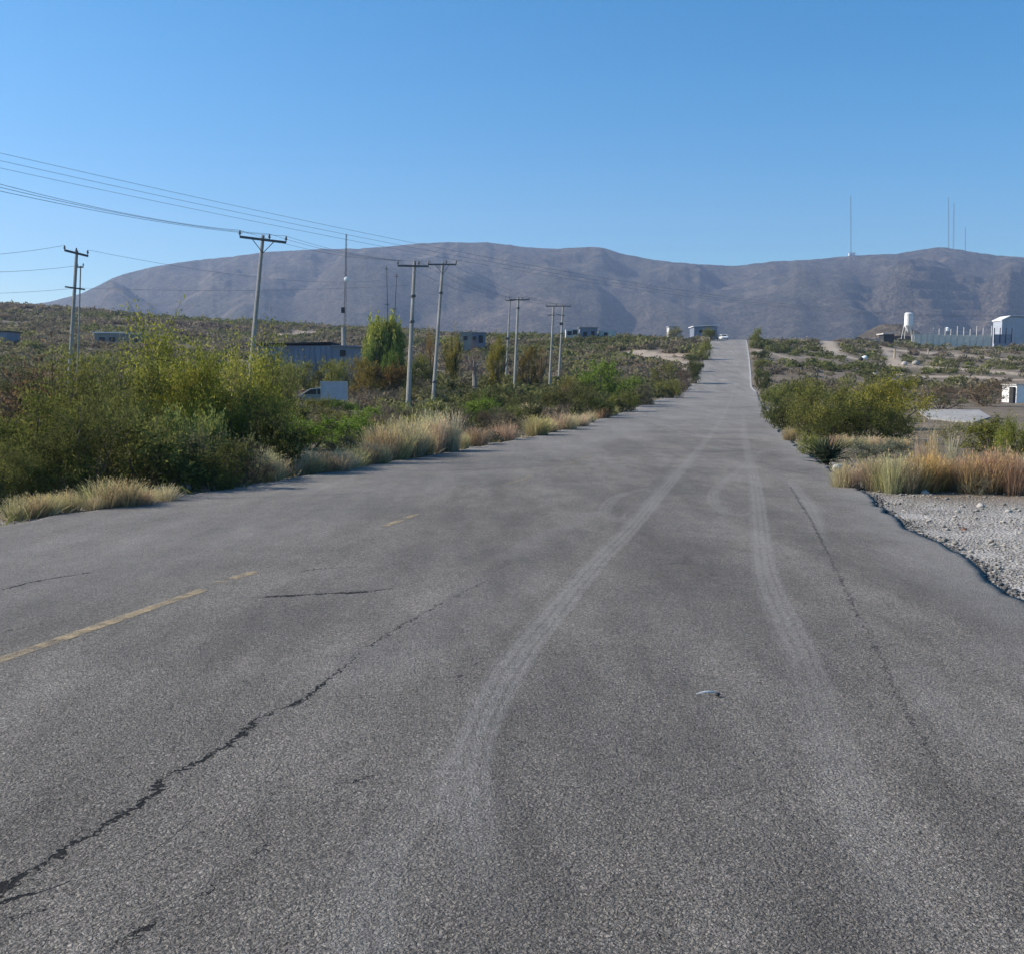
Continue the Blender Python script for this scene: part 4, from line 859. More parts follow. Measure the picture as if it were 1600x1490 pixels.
NEAR = [
 (468, 644, 60, 614, 'mid', OL, 'low olive bush in front of the parked car bonnet', 'low bushes at the foot of the sign board'),
 (498, 646, 60, 618, 'mid', OL, 'low olive bush hiding the parked car wheels', 'low bushes at the foot of the sign board'),
 (530, 648, 60, 624, 'mid', BG, 'low green bush under the sign board panel', 'low bushes at the foot of the sign board'),
 (70, 785, 170, 690, 'big', OL, 'low olive bush at the thicket front, left end', LG),
 (180, 760, 170, 600, 'big', OL, 'mid height olive bush in the left half of the thicket', LG),
 (90, 740, 170, 585, 'mid', (.12,.12,.035), 'dull green bush under the far left pole foot', LG),
 (300, 740, 170, 560, 'big', BR, 'bright olive bush between the tallest one and the yellow green one', LG),
 (390, 738, 150, 600, 'big', OL, 'olive bush below the yellow green crown of the thicket', LG),
 (270, 768, 120, 690, 'mid', DK, 'dark low bush left of the white stone', LG),
 (340, 768, 110, 690, 'mid', DK, 'dark low bush right of the white stone', LG),
 (385, 757, 100, 690, 'dry', RB, 'brown twiggy bush in the shaded bank', LG),
 (-20, 790, 160, 690, 'big', OL, 'olive bush cut by the left frame edge near the road', LG),
 (520, 685, 110, 640, 'mid', OL, 'olive bush right under the sign board', 'green bushes before the sign board'),
 (630, 680, 90, 640, 'mid', OL, 'olive bush behind the big straw clump', 'green bushes before the sign board'),
 (575, 672, 90, 636, 'mid', BG, 'green bush beyond the olive ones, right of the sign board', 'green bushes before the sign board'),
 (450, 690, 90, 612, 'mid', OL, 'olive bush at the left end of the parked car', 'green bushes before the sign board'),
 (795, 668, 70, 628, 'mid', OL, 'olive bush behind the straw tufts, below the rubble', 'bushes along the left verge'),
 (760, 655, 60, 622, 'mid', BG, 'small green bush below the small pale rubble heap', 'bushes along the left verge'),
 (905, 625, 60, 580, 'mid', OL, 'olive bush left of the rounded vivid green one', 'bushes along the left verge'),
 (1035, 612, 60, 568, 'mid', OL, 'olive bush left of the road, below the bare tan mound', 'bushes along the left verge'),
 (1192, 615, 30, 580, 'mid', DK, 'dark bush at the right road edge where the climb begins', 'bushes right of the road'),
 (1193, 598, 34, 574, 'mid', OL, 'olive bush at the right road edge low on the climb', 'bushes right of the road'),
 (1190, 580, 34, 560, 'mid', OL, 'olive bush at the right road edge half way up the climb', 'bushes right of the road'),
 (1188, 562, 30, 544, 'mid', DK, 'dark bush at the right road edge high on the climb', 'bushes right of the road'),
 (1183, 545, 26, 514, 'mid', OL, 'olive bush at the right road edge just below the top', 'bushes right of the road'),
 (1220, 635, 60, 590, 'mid', OL, 'olive bush right of the dip', 'bushes right of the road'),
 (1260, 640, 70, 585, 'mid', DK, 'dark bush farther right of the dip', 'bushes right of the road'),

 (250, 735, 250, 512, 'big', BR, 'tallest olive green bush in the middle of the left thicket', LG),
 (365, 728, 190, 532, 'big', YG, 'yellow green bush at the right crown of the left thicket', LG),
 (150, 745, 210, 545, 'big', OL, 'olive bush in front of the far left pole', LG),
 (40, 745, 220, 560, 'dry', RB, 'brownish half bare bush at the left edge of the thicket', LG),
 (20, 770, 260, 610, 'big', OL, 'wide dark olive bush filling the left edge', LG),
 (120, 775, 200, 640, 'big', DK, 'dark low bush below the far left pole', LG),
 (295, 752, 120, 612, 'mid', PG, 'pale upright sapling in front of the thicket centre', LG),
 (220, 770, 200, 655, 'mid', OL, 'olive bush low at the thicket front, above the straw tufts', LG),
 (330, 760, 170, 650, 'mid', (.11,.125,.06), 'grey green bush low at the thicket front beside the white stone', LG),
 (430, 718, 110, 560, 'big', OL, 'olive bush at the right end of the thicket, left of the parked car', LG),
 (420, 745, 120, 640, 'mid', DK, 'dark bush in the shaded right end of the thicket', LG),
 (480, 705, 120, 640, 'mid', BG, 'fresh green bush below the parked car', 'green bushes before the sign board'),
 (545, 700, 120, 650, 'mid', BG, 'fresh green bush below the sign board', 'green bushes before the sign board'),
 (590, 690, 110, 645, 'mid', OL, 'olive bush between sign board and tall pale pole', 'green bushes before the sign board'),
 (735, 672, 110, 618, 'mid', BG, 'rounded green bush right of the tall pale pole', 'bushes along the left verge'),
 (700, 690, 80, 640, 'mid', DK, 'dark bush behind the straw grass right of the tall pale pole', 'bushes along the left verge'),
 (770, 680, 70, 645, 'dry', RB, 'brown twiggy bush behind the reddish tufts', 'bushes along the left verge'),
 (935, 635, 120, 566, 'mid', BG, 'rounded vivid green bush right of the far pole pair', 'bushes along the left verge'),
 (990, 628, 80, 578, 'mid', BG, 'smaller vivid green bush right of the rounded vivid one', 'bushes along the left verge'),
 (885, 640, 60, 590, 'dry', ORB, 'orange brown bush at the foot of the far pole pair', 'bushes along the left verge'),
 (930, 655, 70, 620, 'mid', DK, 'dark bush close to the road below the vivid green one', 'bushes along the left verge'),
 (975, 645, 60, 606, 'mid', OL, 'olive bush close to the road, one further than the dark one', 'bushes along the left verge'),
 (1010, 634, 50, 600, 'mid', GY, 'grey green bush at the left road edge before the dip', 'bushes along the left verge'),
 (1045, 624, 50, 585, 'mid', OL, 'olive bush at the left road edge by the dip', 'bushes along the left verge'),
 (1068, 614, 36, 578, 'dry', RB, 'brown bush at the left road edge where the climb begins', 'bushes along the left verge'),
 (1083, 600, 30, 560, 'mid', DK, 'dark bush at the left road edge low on the climb', 'bushes beside the climbing road'),
 (1094, 582, 18, 562, 'mid', DK, 'dark bush casting a shadow half way up the climb', 'bushes beside the climbing road'),
 (1101, 563, 30, 538, 'mid', OL, 'olive bush at the left road edge high on the climb', 'bushes beside the climbing road'),
 (1106, 545, 16, 527, 'mid', OL, 'olive bush at the left road edge just below the top', 'bushes beside the climbing road'),
 (1112, 533, 34, 511, 'mid', OL, 'low bush before the white roofed crest building', 'bushes beside the climbing road'),
 (1056, 533, 44, 511, 'mid', GY, 'grey green bush on the crest below the tiny pale building', 'bushes beside the climbing road'),
 (1082, 535, 46, 508, 'mid', OL, 'bush on the crest left of the road top, before the white roof', 'bushes beside the climbing road'),
 # right side
 (1208, 655, 46, 610, 'mid', OL, 'olive bush at the right road edge by the dip', 'bushes right of the road'),
 (1235, 672, 70, 606, 'mid', DK, 'dark olive bush at the right road edge nearer than the dip', 'bushes right of the road'),
 (1290, 690, 130, 592, 'big', OL, 'wide olive bush right of the road, left of the yellow green one', 'bushes right of the road'),
 (1390, 672, 180, 588, 'big', YG, 'wide yellow green rounded bush right of the road', 'bushes right of the road'),
 (1350, 695, 150, 620, 'big', DK, 'dark olive bush in front of the yellow green one', 'bushes right of the road'),
 (1405, 688, 90, 640, 'mid', DK, 'dark bush left of the concrete slab', 'bushes right of the road'),
 (1475, 640, 80, 600, 'dry', RB, 'brown twiggy bush behind the concrete slab', 'bushes right of the road'),
 (1550, 636, 110, 594, 'dry', RB, 'wide brown bush left of the white building corner', 'bushes right of the road'),
 (1555, 708, 110, 652, 'mid', OL, 'olive bush behind the grass at the right', 'bushes right of the road'),
 (1610, 715, 100, 650, 'big', BR, 'olive green bush cut by the right edge of the frame', 'bushes right of the road'),
 (1500, 700, 80, 655, 'dry', OL, 'thin olive bush behind the tall grass plumes', 'bushes right of the road'),
 (1350, 716, 60, 688, 'sage', SG, 'grey green sagebrush left of the straw grass', 'sagebrush in the right grass'),
 (1395, 716, 70, 684, 'sage', SG, 'second grey green sagebrush, among the straw grass', 'sagebrush in the right grass'),
 (1265, 712, 44, 675, 'sage', PG, 'pale bush beside the dark spiky plant on the right', 'sagebrush in the right grass'),
 (1225, 668, 40, 635, 'sage', YG, 'pale yellow bush at the right road edge', 'sagebrush in the right grass'),
 (1530, 775, 60, 742, 'dry', GY, 'low grey twiggy bush at the gravel edge on the right', 'sagebrush in the right grass'),
]
for t_ in NEAR: px_shrub(*t_)
# trees of the middle ground
def tree(u, vb, wpx, vt, key, col, label, d, name='tree', trunk=.3, group=None, bark='bark', n=1):
    x_, z_ = gz(u, d); zt = zat(vt, d); H = zt-z_; rx = wpx/F*d/2
    r = empty(name, (x_, d, z_), label, 'tree', group)
    mb = MB(); rg = np.random.default_rng(int(u)); top_t = H*.6
    mb.tube([(0, 0, -.2), (.05, 0, H*trunk*.5), (.02, .05, H*trunk), (0, 0, top_t)], [.05*H, .04*H, .032*H, .012*H], 8)
    for k in range(7):
        a = k*2.4; e = (math.cos(a)*rx*.6, math.sin(a)*rx*.6, H*rg.uniform(.5, .85)); mb.tube([(0, 0, H*trunk*rg.uniform(.8, 1.2)), (e[0]*.45, e[1]*.45, H*(trunk+.15)), e], [.02*H, .014*H, .006*H], 5)
    t_ = link('trunk', mb.mesh('trunk'), M[bark], r)
    lm, sm = PROTO[key][int(u) % len(PROTO[key])]; hc = H*(1-trunk*.75)
    for k in range(n):
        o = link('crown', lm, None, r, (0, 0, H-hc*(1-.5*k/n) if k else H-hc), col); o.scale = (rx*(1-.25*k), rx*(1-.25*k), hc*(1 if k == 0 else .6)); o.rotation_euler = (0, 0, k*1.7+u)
    return r
tree(600, 560, 76, 503, 'round', (.25, .27, .07), 'rounded bright green tree in front of the two bare masts', 105., 'leafy_tree', .08)
tree(583, 560, 36, 520, 'mid', (.15, .20, .06), 'paler small tree touching the left of the rounded green tree', 103., 'leafy_tree', .15)
tree(612, 590, 40, 535, 'mid', (.13, .19, .04), 'small green tree at the foot of the rounded green tree', 101., 'leafy_tree', .15)
tree(706, 580, 48, 503, 'mid', (.24, .20, .04), 'yellowing tree right of the close pole pair', 125., 'yellowing_tree', .2)
tree(672, 580, 44, 515, 'dry', (.22, .13, .05), 'orange brown thin tree between the close poles', 125., 'yellowing_tree', .2)
tree(741, 590, 44, 525, 'dry', (.16, .11, .09), 'bare purplish brown tree with a pale trunk', 118., 'bare_tree', .35, bark='palebark')
tree(778, 600, 52, 522, 'mid', (.22, .19, .04), 'yellow green tree left of the pale pole', 122., 'yellowing_tree', .15)
tree(825, 605, 60, 538, 'mid', (.13, .10, .03), 'brown green tree between the pale pole and the far pair', 120., 'yellowing_tree', .15)
tree(845, 610, 36, 530, 'dry', (.20, .13, .04), 'orange tinged thin tree just left of the far pole pair', 128., 'yellowing_tree', .2)
tree(570, 620, 90, 560, 'mid', (.17, .13, .035), 'low spreading orange brown tree right of the sign board', 88., 'spreading_tree', .25, 'spreading trees behind the sign board')
tree(612, 620, 80, 562, 'mid', (.16, .10, .035), 'low spreading rusty tree left of the tall pale pole', 89., 'spreading_tree', .25, 'spreading trees behind the sign board')
tree(520, 620, 80, 562, 'mid', OL, 'low spreading olive tree behind the sign board', 92., 'spreading_tree', .2, 'spreading trees behind the sign board')
tree(660, 620, 70, 562, 'mid', DK, 'dark green spreading tree between the two close poles', 95., 'spreading_tree', .2, 'spreading trees behind the sign board')
for u_, d_, vt_, w_, lab_ in [(415, 108., 560, 60, 'olive tree hiding the left foot of the long grey shed'), (450, 104., 566, 60, 'olive tree hiding the middle foot of the long grey shed'), (490, 106., 564, 64, 'round olive tree before the door of the long grey shed'),
        (530, 108., 560, 60, 'olive tree hiding the right foot of the long grey shed'), (560, 100., 556, 50, 'olive tree between the grey shed and the rounded green tree'), (650, 110., 552, 60, 'dull olive tree between the close poles')]:
    tree(u_, 600, w_, vt_, 'mid', OL if u_ % 20 else GY, lab_, d_, 'spreading_tree', .15, 'trees before the grey shed')
tree(465, 615, 60, 570, 'mid', OL, 'olive spreading tree above the parked car', 90., 'spreading_tree', .2, 'spreading trees behind the sign board')
tree(430, 590, 24, 552, 'mid', (.34, .33, .10), 'small pale yellow bush top before the long grey shed', 70., 'yellow_bush', .1)

# spiky dark yucca
c = hit(1292, 728); rg = np.random.default_rng(5); C = []; 
r = empty('yucca', c, 'dark spiky plant at the right road edge beside the white stones', 'yucca')
n_ = 260; dv = rand_unit(n_, rg); dv[:, 2] = np.abs(dv[:, 2])*1.1-.05; dv /= np.linalg.norm(dv, axis=1, keepdims=True)
side = np.cross(dv, rand_unit(n_, rg)); side /= np.linalg.norm(side, axis=1, keepdims=True); o_ = np.array([0, 0, .2])+rg.normal(size=(n_, 3))*.06; L = rg.uniform(.35, .75, n_)[:, None]
V = np.stack([o_-side*.014, o_+side*.014, o_+dv*L*.6+side*.01, o_+dv*L, o_+dv*L*.6-side*.01], 1).reshape(-1, 3)
m_ = npmesh('leaves', V, np.arange(len(V)).reshape(-1, 5), dict(tint=np.repeat(rg.uniform(0, .6, n_), 5))); link('leaves', m_, M['leaf'], r, None, (.05, .065, .04))
MB().tube([(0, 0, -.1), (.02, 0, .25)], [.09, .06], 7).build('trunk', M['bark'], r, world=False)

# grass tufts
def tuft_mesh(seed, n=420, seedhead=True, spread=.5, wid=.0065):
    rg = np.random.default_rng(seed); a = rg.uniform(0, 2*np.pi, n); r0 = np.sqrt(rg.uniform(0, 1, n))*.42; b = np.stack([r0*np.cos(a), r0*np.sin(a), np.zeros(n)], -1)
    lean = np.stack([np.cos(a), np.sin(a), np.zeros(n)], -1)*(.15+r0[:, None])*spread*1.3 + rg.normal(size=(n, 3))*.21; lean[:, 2] = 0
    H = (rg.uniform(.25, 1.0, n)**.8)[:, None]*(1-.5*r0[:, None]); up = np.array([0, 0, 1.]); sd_ = np.stack([-np.sin(a+rg.normal(size=n)), np.cos(a+rg.normal(size=n)), np.zeros(n)], -1); wd = wid*rg.uniform(.6, 1.4, n)[:, None]
    p0 = b; p1 = b+up*H*.5+lean*.3; p2 = b+up*H*.85+lean*.75; p3 = b+up*H*.98+lean*1.1
    V = np.stack([p0-sd_*wd, p0+sd_*wd, p1+sd_*wd, p1-sd_*wd, p2-sd_*wd*.8, p2+sd_*wd*.8, p3], 1).reshape(-1, 3); i = np.arange(n)[:, None]*7
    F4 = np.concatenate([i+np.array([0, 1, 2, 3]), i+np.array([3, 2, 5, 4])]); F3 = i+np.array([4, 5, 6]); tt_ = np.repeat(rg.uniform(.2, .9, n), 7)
    tt_ = np.clip(tt_ + np.tile([-.3, -.3, -.05, -.05, .05, .05, .1], n), 0, 1)  # shaded foot and lit tip of each blade put into the tint
    if seedhead:
        m = n//3; C = p3[:m]+rg.normal(size=(m, 3))*.01; A_ = (p3[:m]-p2[:m]); A_ /= np.linalg.norm(A_, axis=1, keepdims=True); Vq, Fq = quads(C, A_*.06, sd_[:m]*.014)
        F4 = np.concatenate([F4, Fq+len(V)]); V = np.concatenate([V, Vq]); tt_ = np.concatenate([tt_, np.full(len(Vq), .85)])
    me = npmesh('grass_tuft', V, [F4, F3], dict(tint=tt_)); me.materials.append(M['straw']); return me
TUFTS = [tuft_mesh(s_) for s_ in range(5)]; PLUMES = [tuft_mesh(20+s_, 260, True, .25) for s_ in range(2)]
def tuft(c, rx, h, col, label, group, kind=TUFTS, name='grass_tuft'):
    global NSH; NSH += 1
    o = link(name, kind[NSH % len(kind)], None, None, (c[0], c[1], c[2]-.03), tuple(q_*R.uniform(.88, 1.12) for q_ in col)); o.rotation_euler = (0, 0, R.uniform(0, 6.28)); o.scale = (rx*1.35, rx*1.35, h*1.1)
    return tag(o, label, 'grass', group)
GR = [(430, 752, 60, 705, PSTR, 'low pale straw tuft at the foot of the shaded bank', 3), (485, 744, 60, 705, STR, 'low straw tuft between two pale ones on the left verge', 3), (535, 736, 70, 700, PSTR, 'pale straw tuft left of the greenish one on the left verge', 4), (580, 728, 60, 685, STR, 'straw tuft joining the big straw clump at its left', 4), (665, 712, 60, 660, STR, 'shorter straw in front of the big straw clump', 4), (855, 678, 50, 650, STR, 'straw tuft before the bend of the road edge', 3), (895, 668, 50, 640, PSTR, 'pale straw tuft just beyond the bend', 3), (940, 655, 40, 632, STR, 'straw tuft on the left edge well beyond the bend', 2), (50, 810, 70, 770, STR, 'straw tuft between the first two at the left edge', 3), (135, 802, 60, 768, PSTR, 'low pale straw tuft left of the tall yellowish one', 3), (195, 796, 60, 760, STR, 'straw tuft just right of the tall yellowish one', 3),
 (20, 812, 90, 768, GST, 'straw tuft at the left frame edge by the road', 3), (75, 806, 70, 765, GST, 'greenish straw tuft second from the left edge', 3), (165, 797, 100, 732, GST, 'tall yellowish straw tuft left of the white stone', 4),
 (225, 790, 70, 750, PSTR, 'pale straw tuft between the yellowish one and the white stone', 3), (110, 800, 60, 755, STR, 'short straw tuft left of the tall yellowish one', 2),
 (405, 755, 70, 692, PSTR, 'pale straw tuft right of the shaded bank', 3), (455, 746, 90, 692, PSTR, 'pale straw tuft second right of the shaded bank', 4), (505, 740, 70, 698, STR, 'straw tuft below the fresh green bushes', 3),
 (560, 732, 70, 690, GST, 'greenish straw tuft left of the big straw clump', 3), (605, 722, 90, 650, STR, 'left half of the big straw clump under the tall pale pole', 5), (645, 716, 90, 645, STR, 'middle of the big straw clump under the tall pale pole', 5),
 (682, 708, 70, 634, PSTR, 'tall pale right end of the big straw clump', 5), (752, 698, 60, 664, RST, 'reddish brown tuft at the road edge', 4), (725, 702, 40, 672, STR, 'straw tuft left of the reddish one', 2),
 (795, 690, 50, 655, STR, 'straw tuft right of the reddish one', 2), (835, 682, 70, 645, GST, 'greenish straw tuft beyond the reddish one', 3), (875, 673, 60, 640, STR, 'straw tuft at the bend of the road edge', 3), (820, 655, 60, 628, PSTR, 'pale straw patch behind the road edge tufts', 2),
 (915, 662, 40, 640, STR, 'straw tuft beyond the bend of the road edge', 2), (960, 650, 30, 630, GST, 'small straw tuft by the dark bush', 2),
 (1340, 768, 70, 712, STR, 'golden grass at the gravel corner right of the road', 4), (1385, 770, 80, 705, STR, 'golden grass right of the gravel corner tuft', 5), (1425, 772, 70, 700, STR, 'golden grass in the middle of the right clump', 5),
 (1460, 772, 80, 696, (.38, .27, .13), 'tawny grass in the middle of the right clump', 5), (1510, 770, 80, 700, RST, 'reddish grass right of the tawny one', 5), (1560, 772, 90, 700, RST, 'reddish grass near the right frame edge', 5), (1605, 775, 80, 695, RST, 'reddish grass cut by the right frame edge', 5),
 (1320, 700, 60, 676, STR, 'straw band behind the sagebrush', 3), (1365, 700, 70, 678, PSTR, 'pale straw band behind the sagebrush', 3), (1410, 702, 60, 680, STR, 'straw at the right end of the band behind the sagebrush', 3), (1275, 705, 40, 680, GST, 'greenish tuft left of the dark spiky plant', 2), (1240, 690, 36, 662, GST, 'greenish tuft at the right road edge', 2)]
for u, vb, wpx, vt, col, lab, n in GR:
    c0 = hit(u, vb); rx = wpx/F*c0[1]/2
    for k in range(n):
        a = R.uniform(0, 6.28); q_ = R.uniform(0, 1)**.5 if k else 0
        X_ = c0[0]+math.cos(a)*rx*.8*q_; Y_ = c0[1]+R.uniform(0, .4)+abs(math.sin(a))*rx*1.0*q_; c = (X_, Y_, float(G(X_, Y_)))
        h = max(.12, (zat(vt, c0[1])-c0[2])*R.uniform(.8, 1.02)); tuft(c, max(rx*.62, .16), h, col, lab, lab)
for u, v_, vt, lab in [(1435, 740, 668, 'left one of the tall grass plumes on the right'), (1456, 742, 662, 'middle tall grass plume on the right'), (1484, 742, 668, 'right one of the tall grass plumes')]:
    c = hit(u, v_); tuft(c, .16, zat(vt, c[1])-c[2], PSTR, lab, 'tall grass plumes on the right', PLUMES, 'grass_plume')

# ---------------------------------------------------------------- scrub: nearest individually, the rest as one mass
N = 42000
Yc = np.sqrt(rng.uniform(22**2, 430**2, N)); Uc = rng.uniform(-260, 1760, N); Xc = (Uc-CX)/F*Yc
dn = fbm(Xc/14, Yc/14, 61, 3); keep = rng.uniform(0, 1, N) < np.clip((dn-.22)*3.0, .2, 1)*np.where(Xc > XR(Yc), np.where(Uc > 1380, .24, .36), .95)
rd = rdist(Xc, Yc); sz = rng.uniform(.55, 1.6, N)*np.where(Yc < 60, .7, 1.0)*np.where(rng.uniform(0, 1, N) < .1, 1.5, 1)
keep &= rd > sz*.75+.25
for pl, wd in BARE: keep &= pdist(Xc, Yc, pl) > wd*1.1+sz*.6
def clear(cx0, cy0, r_):
    global keep; keep &= np.hypot(Xc-cx0, Yc-cy0) > r_
pc = np.mean([p[:2] for p in pad], 0); clear(pc[0], pc[1]-6, 9); clear(pc[0], pc[1]+6, 8)
for u, d_, r_ in [(494, 79, 3), (522, 75, 2)]: clear((u-CX)/F*d_, d_, r_*.6)
keep &= ~((Uc > 1415) & (Uc < 1570) & (Yc < 96)); keep &= ~((Xc > XR(Yc)) & (Yc < 32)); keep &= ~((Xc < XL(Yc)) & (Yc < 24) & (rd < 3)); keep &= ~((Xc-XR(Yc) > 0) & (Yc < 60) & (Uc > 1420))
keep &= ~((Uc > 400) & (Uc < 720) & (Yc > 34) & (Yc < 76) & (sz > 1.25))
keep &= ~((np.abs(Yc-128) < 8) & (Uc > 395) & (Uc < 565)); keep &= ~((Uc > 1555) & (Yc < 130) & (Yc > 50)); keep &= ~((Uc > 1380) & (Yc > 345) & (Yc < 385))
idx = np.where(keep)[0]; idx = idx[np.argsort(Yc[idx]/sz[idx])]
PAL = np.array([(.085, .088, .035), (.11, .115, .04), (.125, .12, .055), (.13, .118, .07), (.14, .12, .08), (.12, .098, .065), (.155, .135, .095), (.125, .10, .075)])*1.15; PW = None
def pick(x_, y_):
    f = (float(fbm(np.array(x_/22), np.array(y_/22), 88, 3))-.28)*2.3; f = min(max(f + rng.normal()*.16, 0), .999); return PAL[int(f*len(PAL))]
def zone(x_, y_):
    u = CX+F*x_/y_*.9955
    if x_ < XL(y_):
        if u < 110: return 'left of the far left pole'
        if u < 390: return 'between far left pole and leaning pole'
        if u < 640: return 'between leaning pole and tall pale pole'
        if u < 805: return 'between tall pale pole and rubble heap pole'
        if u < 880: return 'between rubble heap pole and far pole pair'
        return 'between the far pole pair and the road'
    return 'right of the road below the yard wall' if u > 1370 else 'right of the climbing road'
taken = 0; ind = []; kinds = {'scrub_bush': 0}
for i_ in idx[:230]:
    c = pick(Xc[i_], Yc[i_]); s_ = sz[i_]; h = s_*rng.uniform(.85, 1.25); z_ = float(G(Xc[i_], Yc[i_]))
    twiggy = c[1] < c[0]*.85; ad = 'brown' if twiggy else ('grey green' if c[2] > c[0]*.45 else 'olive green')
    zn = zone(Xc[i_], Yc[i_]); lab = f'{ad} bush {zn}'
    shrub((Xc[i_], Yc[i_], z_-.05), s_, h, 'dry' if twiggy else ('mid' if Yc[i_] < 90 else 'far'), tuple(c), lab, f'{ad} bushes {zn}', 'wild_bush')
def mass(ids, name, label):
    Vs = []; Fs = []; Ts = []; Cs = []; nb = 0
    base = []
    for s_ in range(6):
        rg = np.random.default_rng(900+s_); n = 230; dv = rand_unit(n, rg); dv[:, 2] = np.abs(dv[:, 2])*.9; rr_ = rg.uniform(.55, 1.0, n)[:, None]
        lob = 1+.3*np.sin(dv[:, :1]*5+s_)*np.cos(dv[:, 1:2]*6+s_*2); P = dv*rr_*lob*np.array([1, 1, .95])+np.array([0, 0, .08]); base.append(P)
    for i_ in ids:
        n = int(np.clip(17000/Yc[i_], 44, 230)); P = base[rng.integers(6)][:n]; th = rng.uniform(0, 6.28); cs, sn = math.cos(th), math.sin(th); s_ = sz[i_]; h = s_*rng.uniform(.7, 1.15)
        Pw = np.stack([(P[:,0]*cs-P[:,1]*sn)*s_+Xc[i_], (P[:,0]*sn+P[:,1]*cs)*s_+Yc[i_], P[:,2]*h+Zc[i_]], -1)
        ls = .125*s_*np.sqrt(230/n); A_ = rand_unit(n, rng); B_ = np.cross(A_, rand_unit(n, rng)); V_, F_ = quads(Pw, A_*ls*rng.uniform(.6, 1.3, n)[:, None], B_*ls*.75)
        Vs.append(V_); Fs.append(F_+nb); nb += len(V_); lt = rng.uniform(.2, .6)
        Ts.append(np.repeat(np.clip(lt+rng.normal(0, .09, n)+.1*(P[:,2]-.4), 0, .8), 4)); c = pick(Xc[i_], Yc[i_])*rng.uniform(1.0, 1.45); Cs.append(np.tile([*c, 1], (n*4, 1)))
    me = npmesh(name, np.concatenate(Vs), np.concatenate(Fs), dict(tint=np.concatenate(Ts)), dict(col=np.concatenate(Cs))); return tag(link(name, me, M['leafc']), label, 'scrub', kind='stuff')
Zc = G(Xc, Yc)-.08
rest = idx[230:14500]; print('scrub', len(idx), len(rest))
mass(rest, 'hillside_scrub', 'low olive and brown desert scrub covering the slopes on both sides')

# low dry grass and weeds on the verges
n = 46000
Yg = np.exp(rng.uniform(math.log(9), math.log(130), n)); sideR = rng.uniform(0, 1, n) < .4
off = rng.uniform(0, 1, n)**1.5*np.where(sideR, 14, 13)+.12; Xg = np.where(sideR, XR(Yg)+off, XL(Yg)-off)
ok = ~(sideR & (Yg < 17.4)) & (rng.uniform(0, 1, n) < np.clip((fbm(Xg/1.6, Yg/1.6, 71)-.33)*4, .05, 1)); Xg, Yg = Xg[ok], Yg[ok]; n = len(Xg); Zg = G(Xg, Yg)-.01
b = np.stack([Xg, Yg, Zg], -1); ln = rng.normal(size=(n, 3))*.06; ln[:, 2] = 0; H = rng.uniform(.06, .26, n)[:, None]; a = rng.uniform(0, 6.28, n); sd_ = np.stack([np.cos(a), np.sin(a), 0*a], -1)*np.clip(Yg/30, .35, 2)[:, None]*.009
V = np.stack([b-sd_, b+sd_, b+ln+sd_*.6+np.array([0, 0, 1])*H*.6, b+ln*2+np.array([0, 0, 1])*H], 1).reshape(-1, 3)
cc = np.where((rng.uniform(0, 1, n) < .6)[:, None], np.array(STR)*.85, np.array((.13, .14, .05))); cc = np.concatenate([cc, np.ones((n, 1))], 1)
me = npmesh('verge_grass', V, np.arange(n*4).reshape(-1, 4), dict(tint=np.repeat(rng.uniform(.1, .8, n), 4)), dict(col=np.repeat(cc, 4, 0))); tag(link('verge_grass', me, M['leafc']), 'short dry grass and weeds along both road verges', 'grass', kind='stuff')

# loose stones on the gravel shoulder and verges
ico = np.array([(0, 0, 1), (.9, 0, .2), (.28, .85, .25), (-.72, .53, .3), (-.72, -.53, .2), (.28, -.85, .3), (.1, 0, -.6)]); icf = np.array([(0,1,2),(0,2,3),(0,3,4),(0,4,5),(0,5,1),(6,2,1),(6,3,2),(6,4,3),(6,5,4),(6,1,5)])
def stones(n, Xs, Ys, S, name, label, colr):
    th = rng.uniform(0, 6.28, n); cs, sn = np.cos(th), np.sin(th); P = ico[None]*(1+rng.normal(0, .18, (n, 7, 3)))*S[:, None, None]*np.stack([np.ones(n), rng.uniform(.6, 1, n), rng.uniform(.35, .7, n)], -1)[:, None]
    X_ = P[:,:,0]*cs[:,None]-P[:,:,1]*sn[:,None]+Xs[:,None]; Y_ = P[:,:,0]*sn[:,None]+P[:,:,1]*cs[:,None]+Ys[:,None]; Z_ = P[:,:,2]+G(Xs, Ys)[:,None]+S[:,None]*.15
    V = np.stack([X_, Y_, Z_], -1).reshape(-1, 3); Fi = (icf[None]+np.arange(n)[:,None,None]*7).reshape(-1, 3); g_ = rng.uniform(.6, 1.25, n)[:, None]*np.array(colr)[None]; c_ = np.concatenate([g_, np.ones((n, 1))], 1)
    me = npmesh(name, V, Fi, dict(tint=np.full(n*7, .5)), dict(col=np.repeat(c_, 7, 0))); return tag(link(name, me, M['stonec']), label, 'gravel', kind='stuff')
M['stonec'] = leaf_mat('stone_grain', 'col', 0.0)
n = 22000; Ys = rng.uniform(6, 18.5, n); Xs = XR(Ys)+rng.uniform(.0, 1, n)**1.6*9+.01
S = np.where(rng.uniform(0, 1, n) < .015, rng.uniform(.025, .06, n), rng.uniform(.005, .02, n)); stones(n, Xs, Ys, S, 'gravel', 'loose pale gravel on the right shoulder', (.27, .25, .225))
n = 1400; Ys = rng.uniform(6, 19, n); Xs = XR(Ys)+np.abs(rng.normal(0, .07, n))+.01; stones(n, Xs, Ys, rng.uniform(.012, .04, n), 'asphalt_crumbs', 'dark crumbs of broken asphalt along the right road edge', (.12, .115, .11))
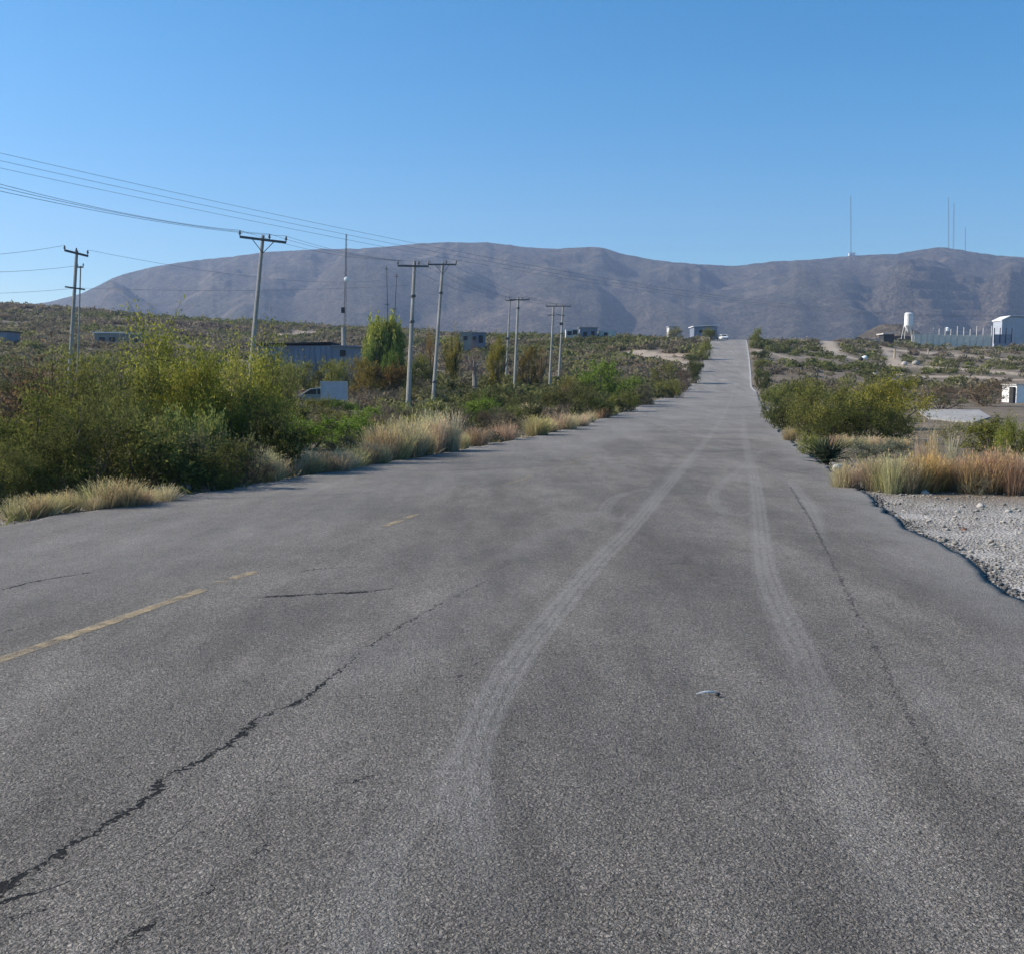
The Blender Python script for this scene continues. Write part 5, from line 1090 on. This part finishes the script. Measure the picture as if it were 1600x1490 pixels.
n = 1500; Ys = np.exp(rng.uniform(math.log(12), math.log(60), n)); Xs = XL(Ys)-rng.uniform(.02, 1.5, n)**1.3; stones(n, Xs, Ys, rng.uniform(.01, .035, n), 'verge_gravel', 'small stones along the left road edge', (.30, .28, .25))
# single white stones / litter one can point to
def rock(u, v, s_, label, mt='rock', name='stone', on_road=False):
    c = hit(u, v, on_road); rg = np.random.default_rng(int(u*7+v)); m_ = MB(); pr = [(s_*.3, 0), (s_*.52, s_*.2), (s_*.5, s_*.42), (s_*.28, s_*.62), (s_*.08, s_*.7)]
    m_.lathe((c[0], c[1], c[2]-.02), pr, 9); m_.v = [(a_+rg.normal()*.07*s_, b_+rg.normal()*.07*s_, c_+rg.normal()*.05*s_) for a_, b_, c_ in m_.v]
    return tag(m_.build(name, M[mt], smooth=True), label, 'stone')
rock(287, 765, .24, 'rounded white stone in the dark bank at the left road edge', 'pale'); rock(281, 757, .16, 'smaller white stone behind the rounded white one at the left', 'white')
rock(325, 772, .07, 'small pale pebble at the left road edge right of the white stones'); rock(52, 821, .07, 'small dark stone at the left road edge', 'stone')
rock(125, 803, .07, 'small pale stone between the straw tufts at left'); rock(372, 767, .06, 'tiny pale stone right of the shaded left bank')
rock(1308, 733, .20, 'white stone at the right road edge beside the dark spiky plant', 'pale'); rock(1312, 742, .11, 'small white stone in front of the larger one at the right road edge', 'white'); rock(1272, 712, .10, 'tiny white stone left of the dark spiky plant', 'white')
rock(1219, 672, .18, 'small white stone at the right road edge near the dip', 'white'); rock(1011, 624, .3, 'white stone at the left road edge before the dip', 'white')
rock(808, 606, .6, 'white lump at the foot of the pale pole', 'white'); rock(793, 642, .45, 'white litter lump among the left verge straw', 'white'); rock(755, 620, .5, 'white bag shaped lump in the green bush right of the poles', 'white')
rock(1532, 792, .12, 'angular pale stone on the gravel at right'); rock(1507, 828, .07, 'reddish stone on the gravel shoulder', 'redmetal'); rock(1576, 800, .10, 'pale stone near the right edge of the gravel'); rock(1445, 772, .14, 'pinkish stone at the foot of the tawny grass')
c = hit(547, 637); r = MB().box((c[0], c[1], c[2]+.35), (.9, .5, .12), .4, .25); r.box((c[0]+.1, c[1]+.1, c[2]+.2), (.6, .4, .2), .2); tag(r.build('discarded_panel', M['pale']), 'pale discarded panel below the sign board', 'panel')
# white bent strip lying on the road
P0 = hit(1088, 1085, True); P1 = hit(1122, 1083, True); m_ = MB(); pts = [P0+(P1-P0)*t+np.array([0, 0, .006+.008*math.sin(math.pi*t)]) for t in np.linspace(0, 1, 9)]
m_.tube(pts, [.002, .003, .004, .005, .005, .005, .004, .003, .002], 6); tag(m_.build('white_strip', M['white']), 'bent white strip of litter lying on the asphalt', 'litter')
P0 = hit(1121, 1086, True); m_ = MB().lathe((P0[0], P0[1], P0[2]), [(.012, 0), (.016, .006), (.01, .016)], 7); tag(m_.build('dark_pebble', M['dark']), 'black pebble at the right end of the white strip', 'stone')

# ---------------------------------------------------------------- air
bm = MB().box((300, 1900, 300), (9000, 4300, 680)); hz = bm.build('haze', None); 
t = NT('haze_air'); pv = t.n('VolumePrincipled'); pv.inputs['Color'].default_value = (.50, .63, .92, 1); pv.inputs['Density'].default_value = .000165; pv.inputs['Anisotropy'].default_value = .2
t.t.links.new(pv.outputs[0], t.out.inputs['Volume']); hz.data.materials.append(t.m); tag(hz, 'thin blue air haze over the whole valley', 'haze', kind='stuff'); hz.display_type = 'WIRE'
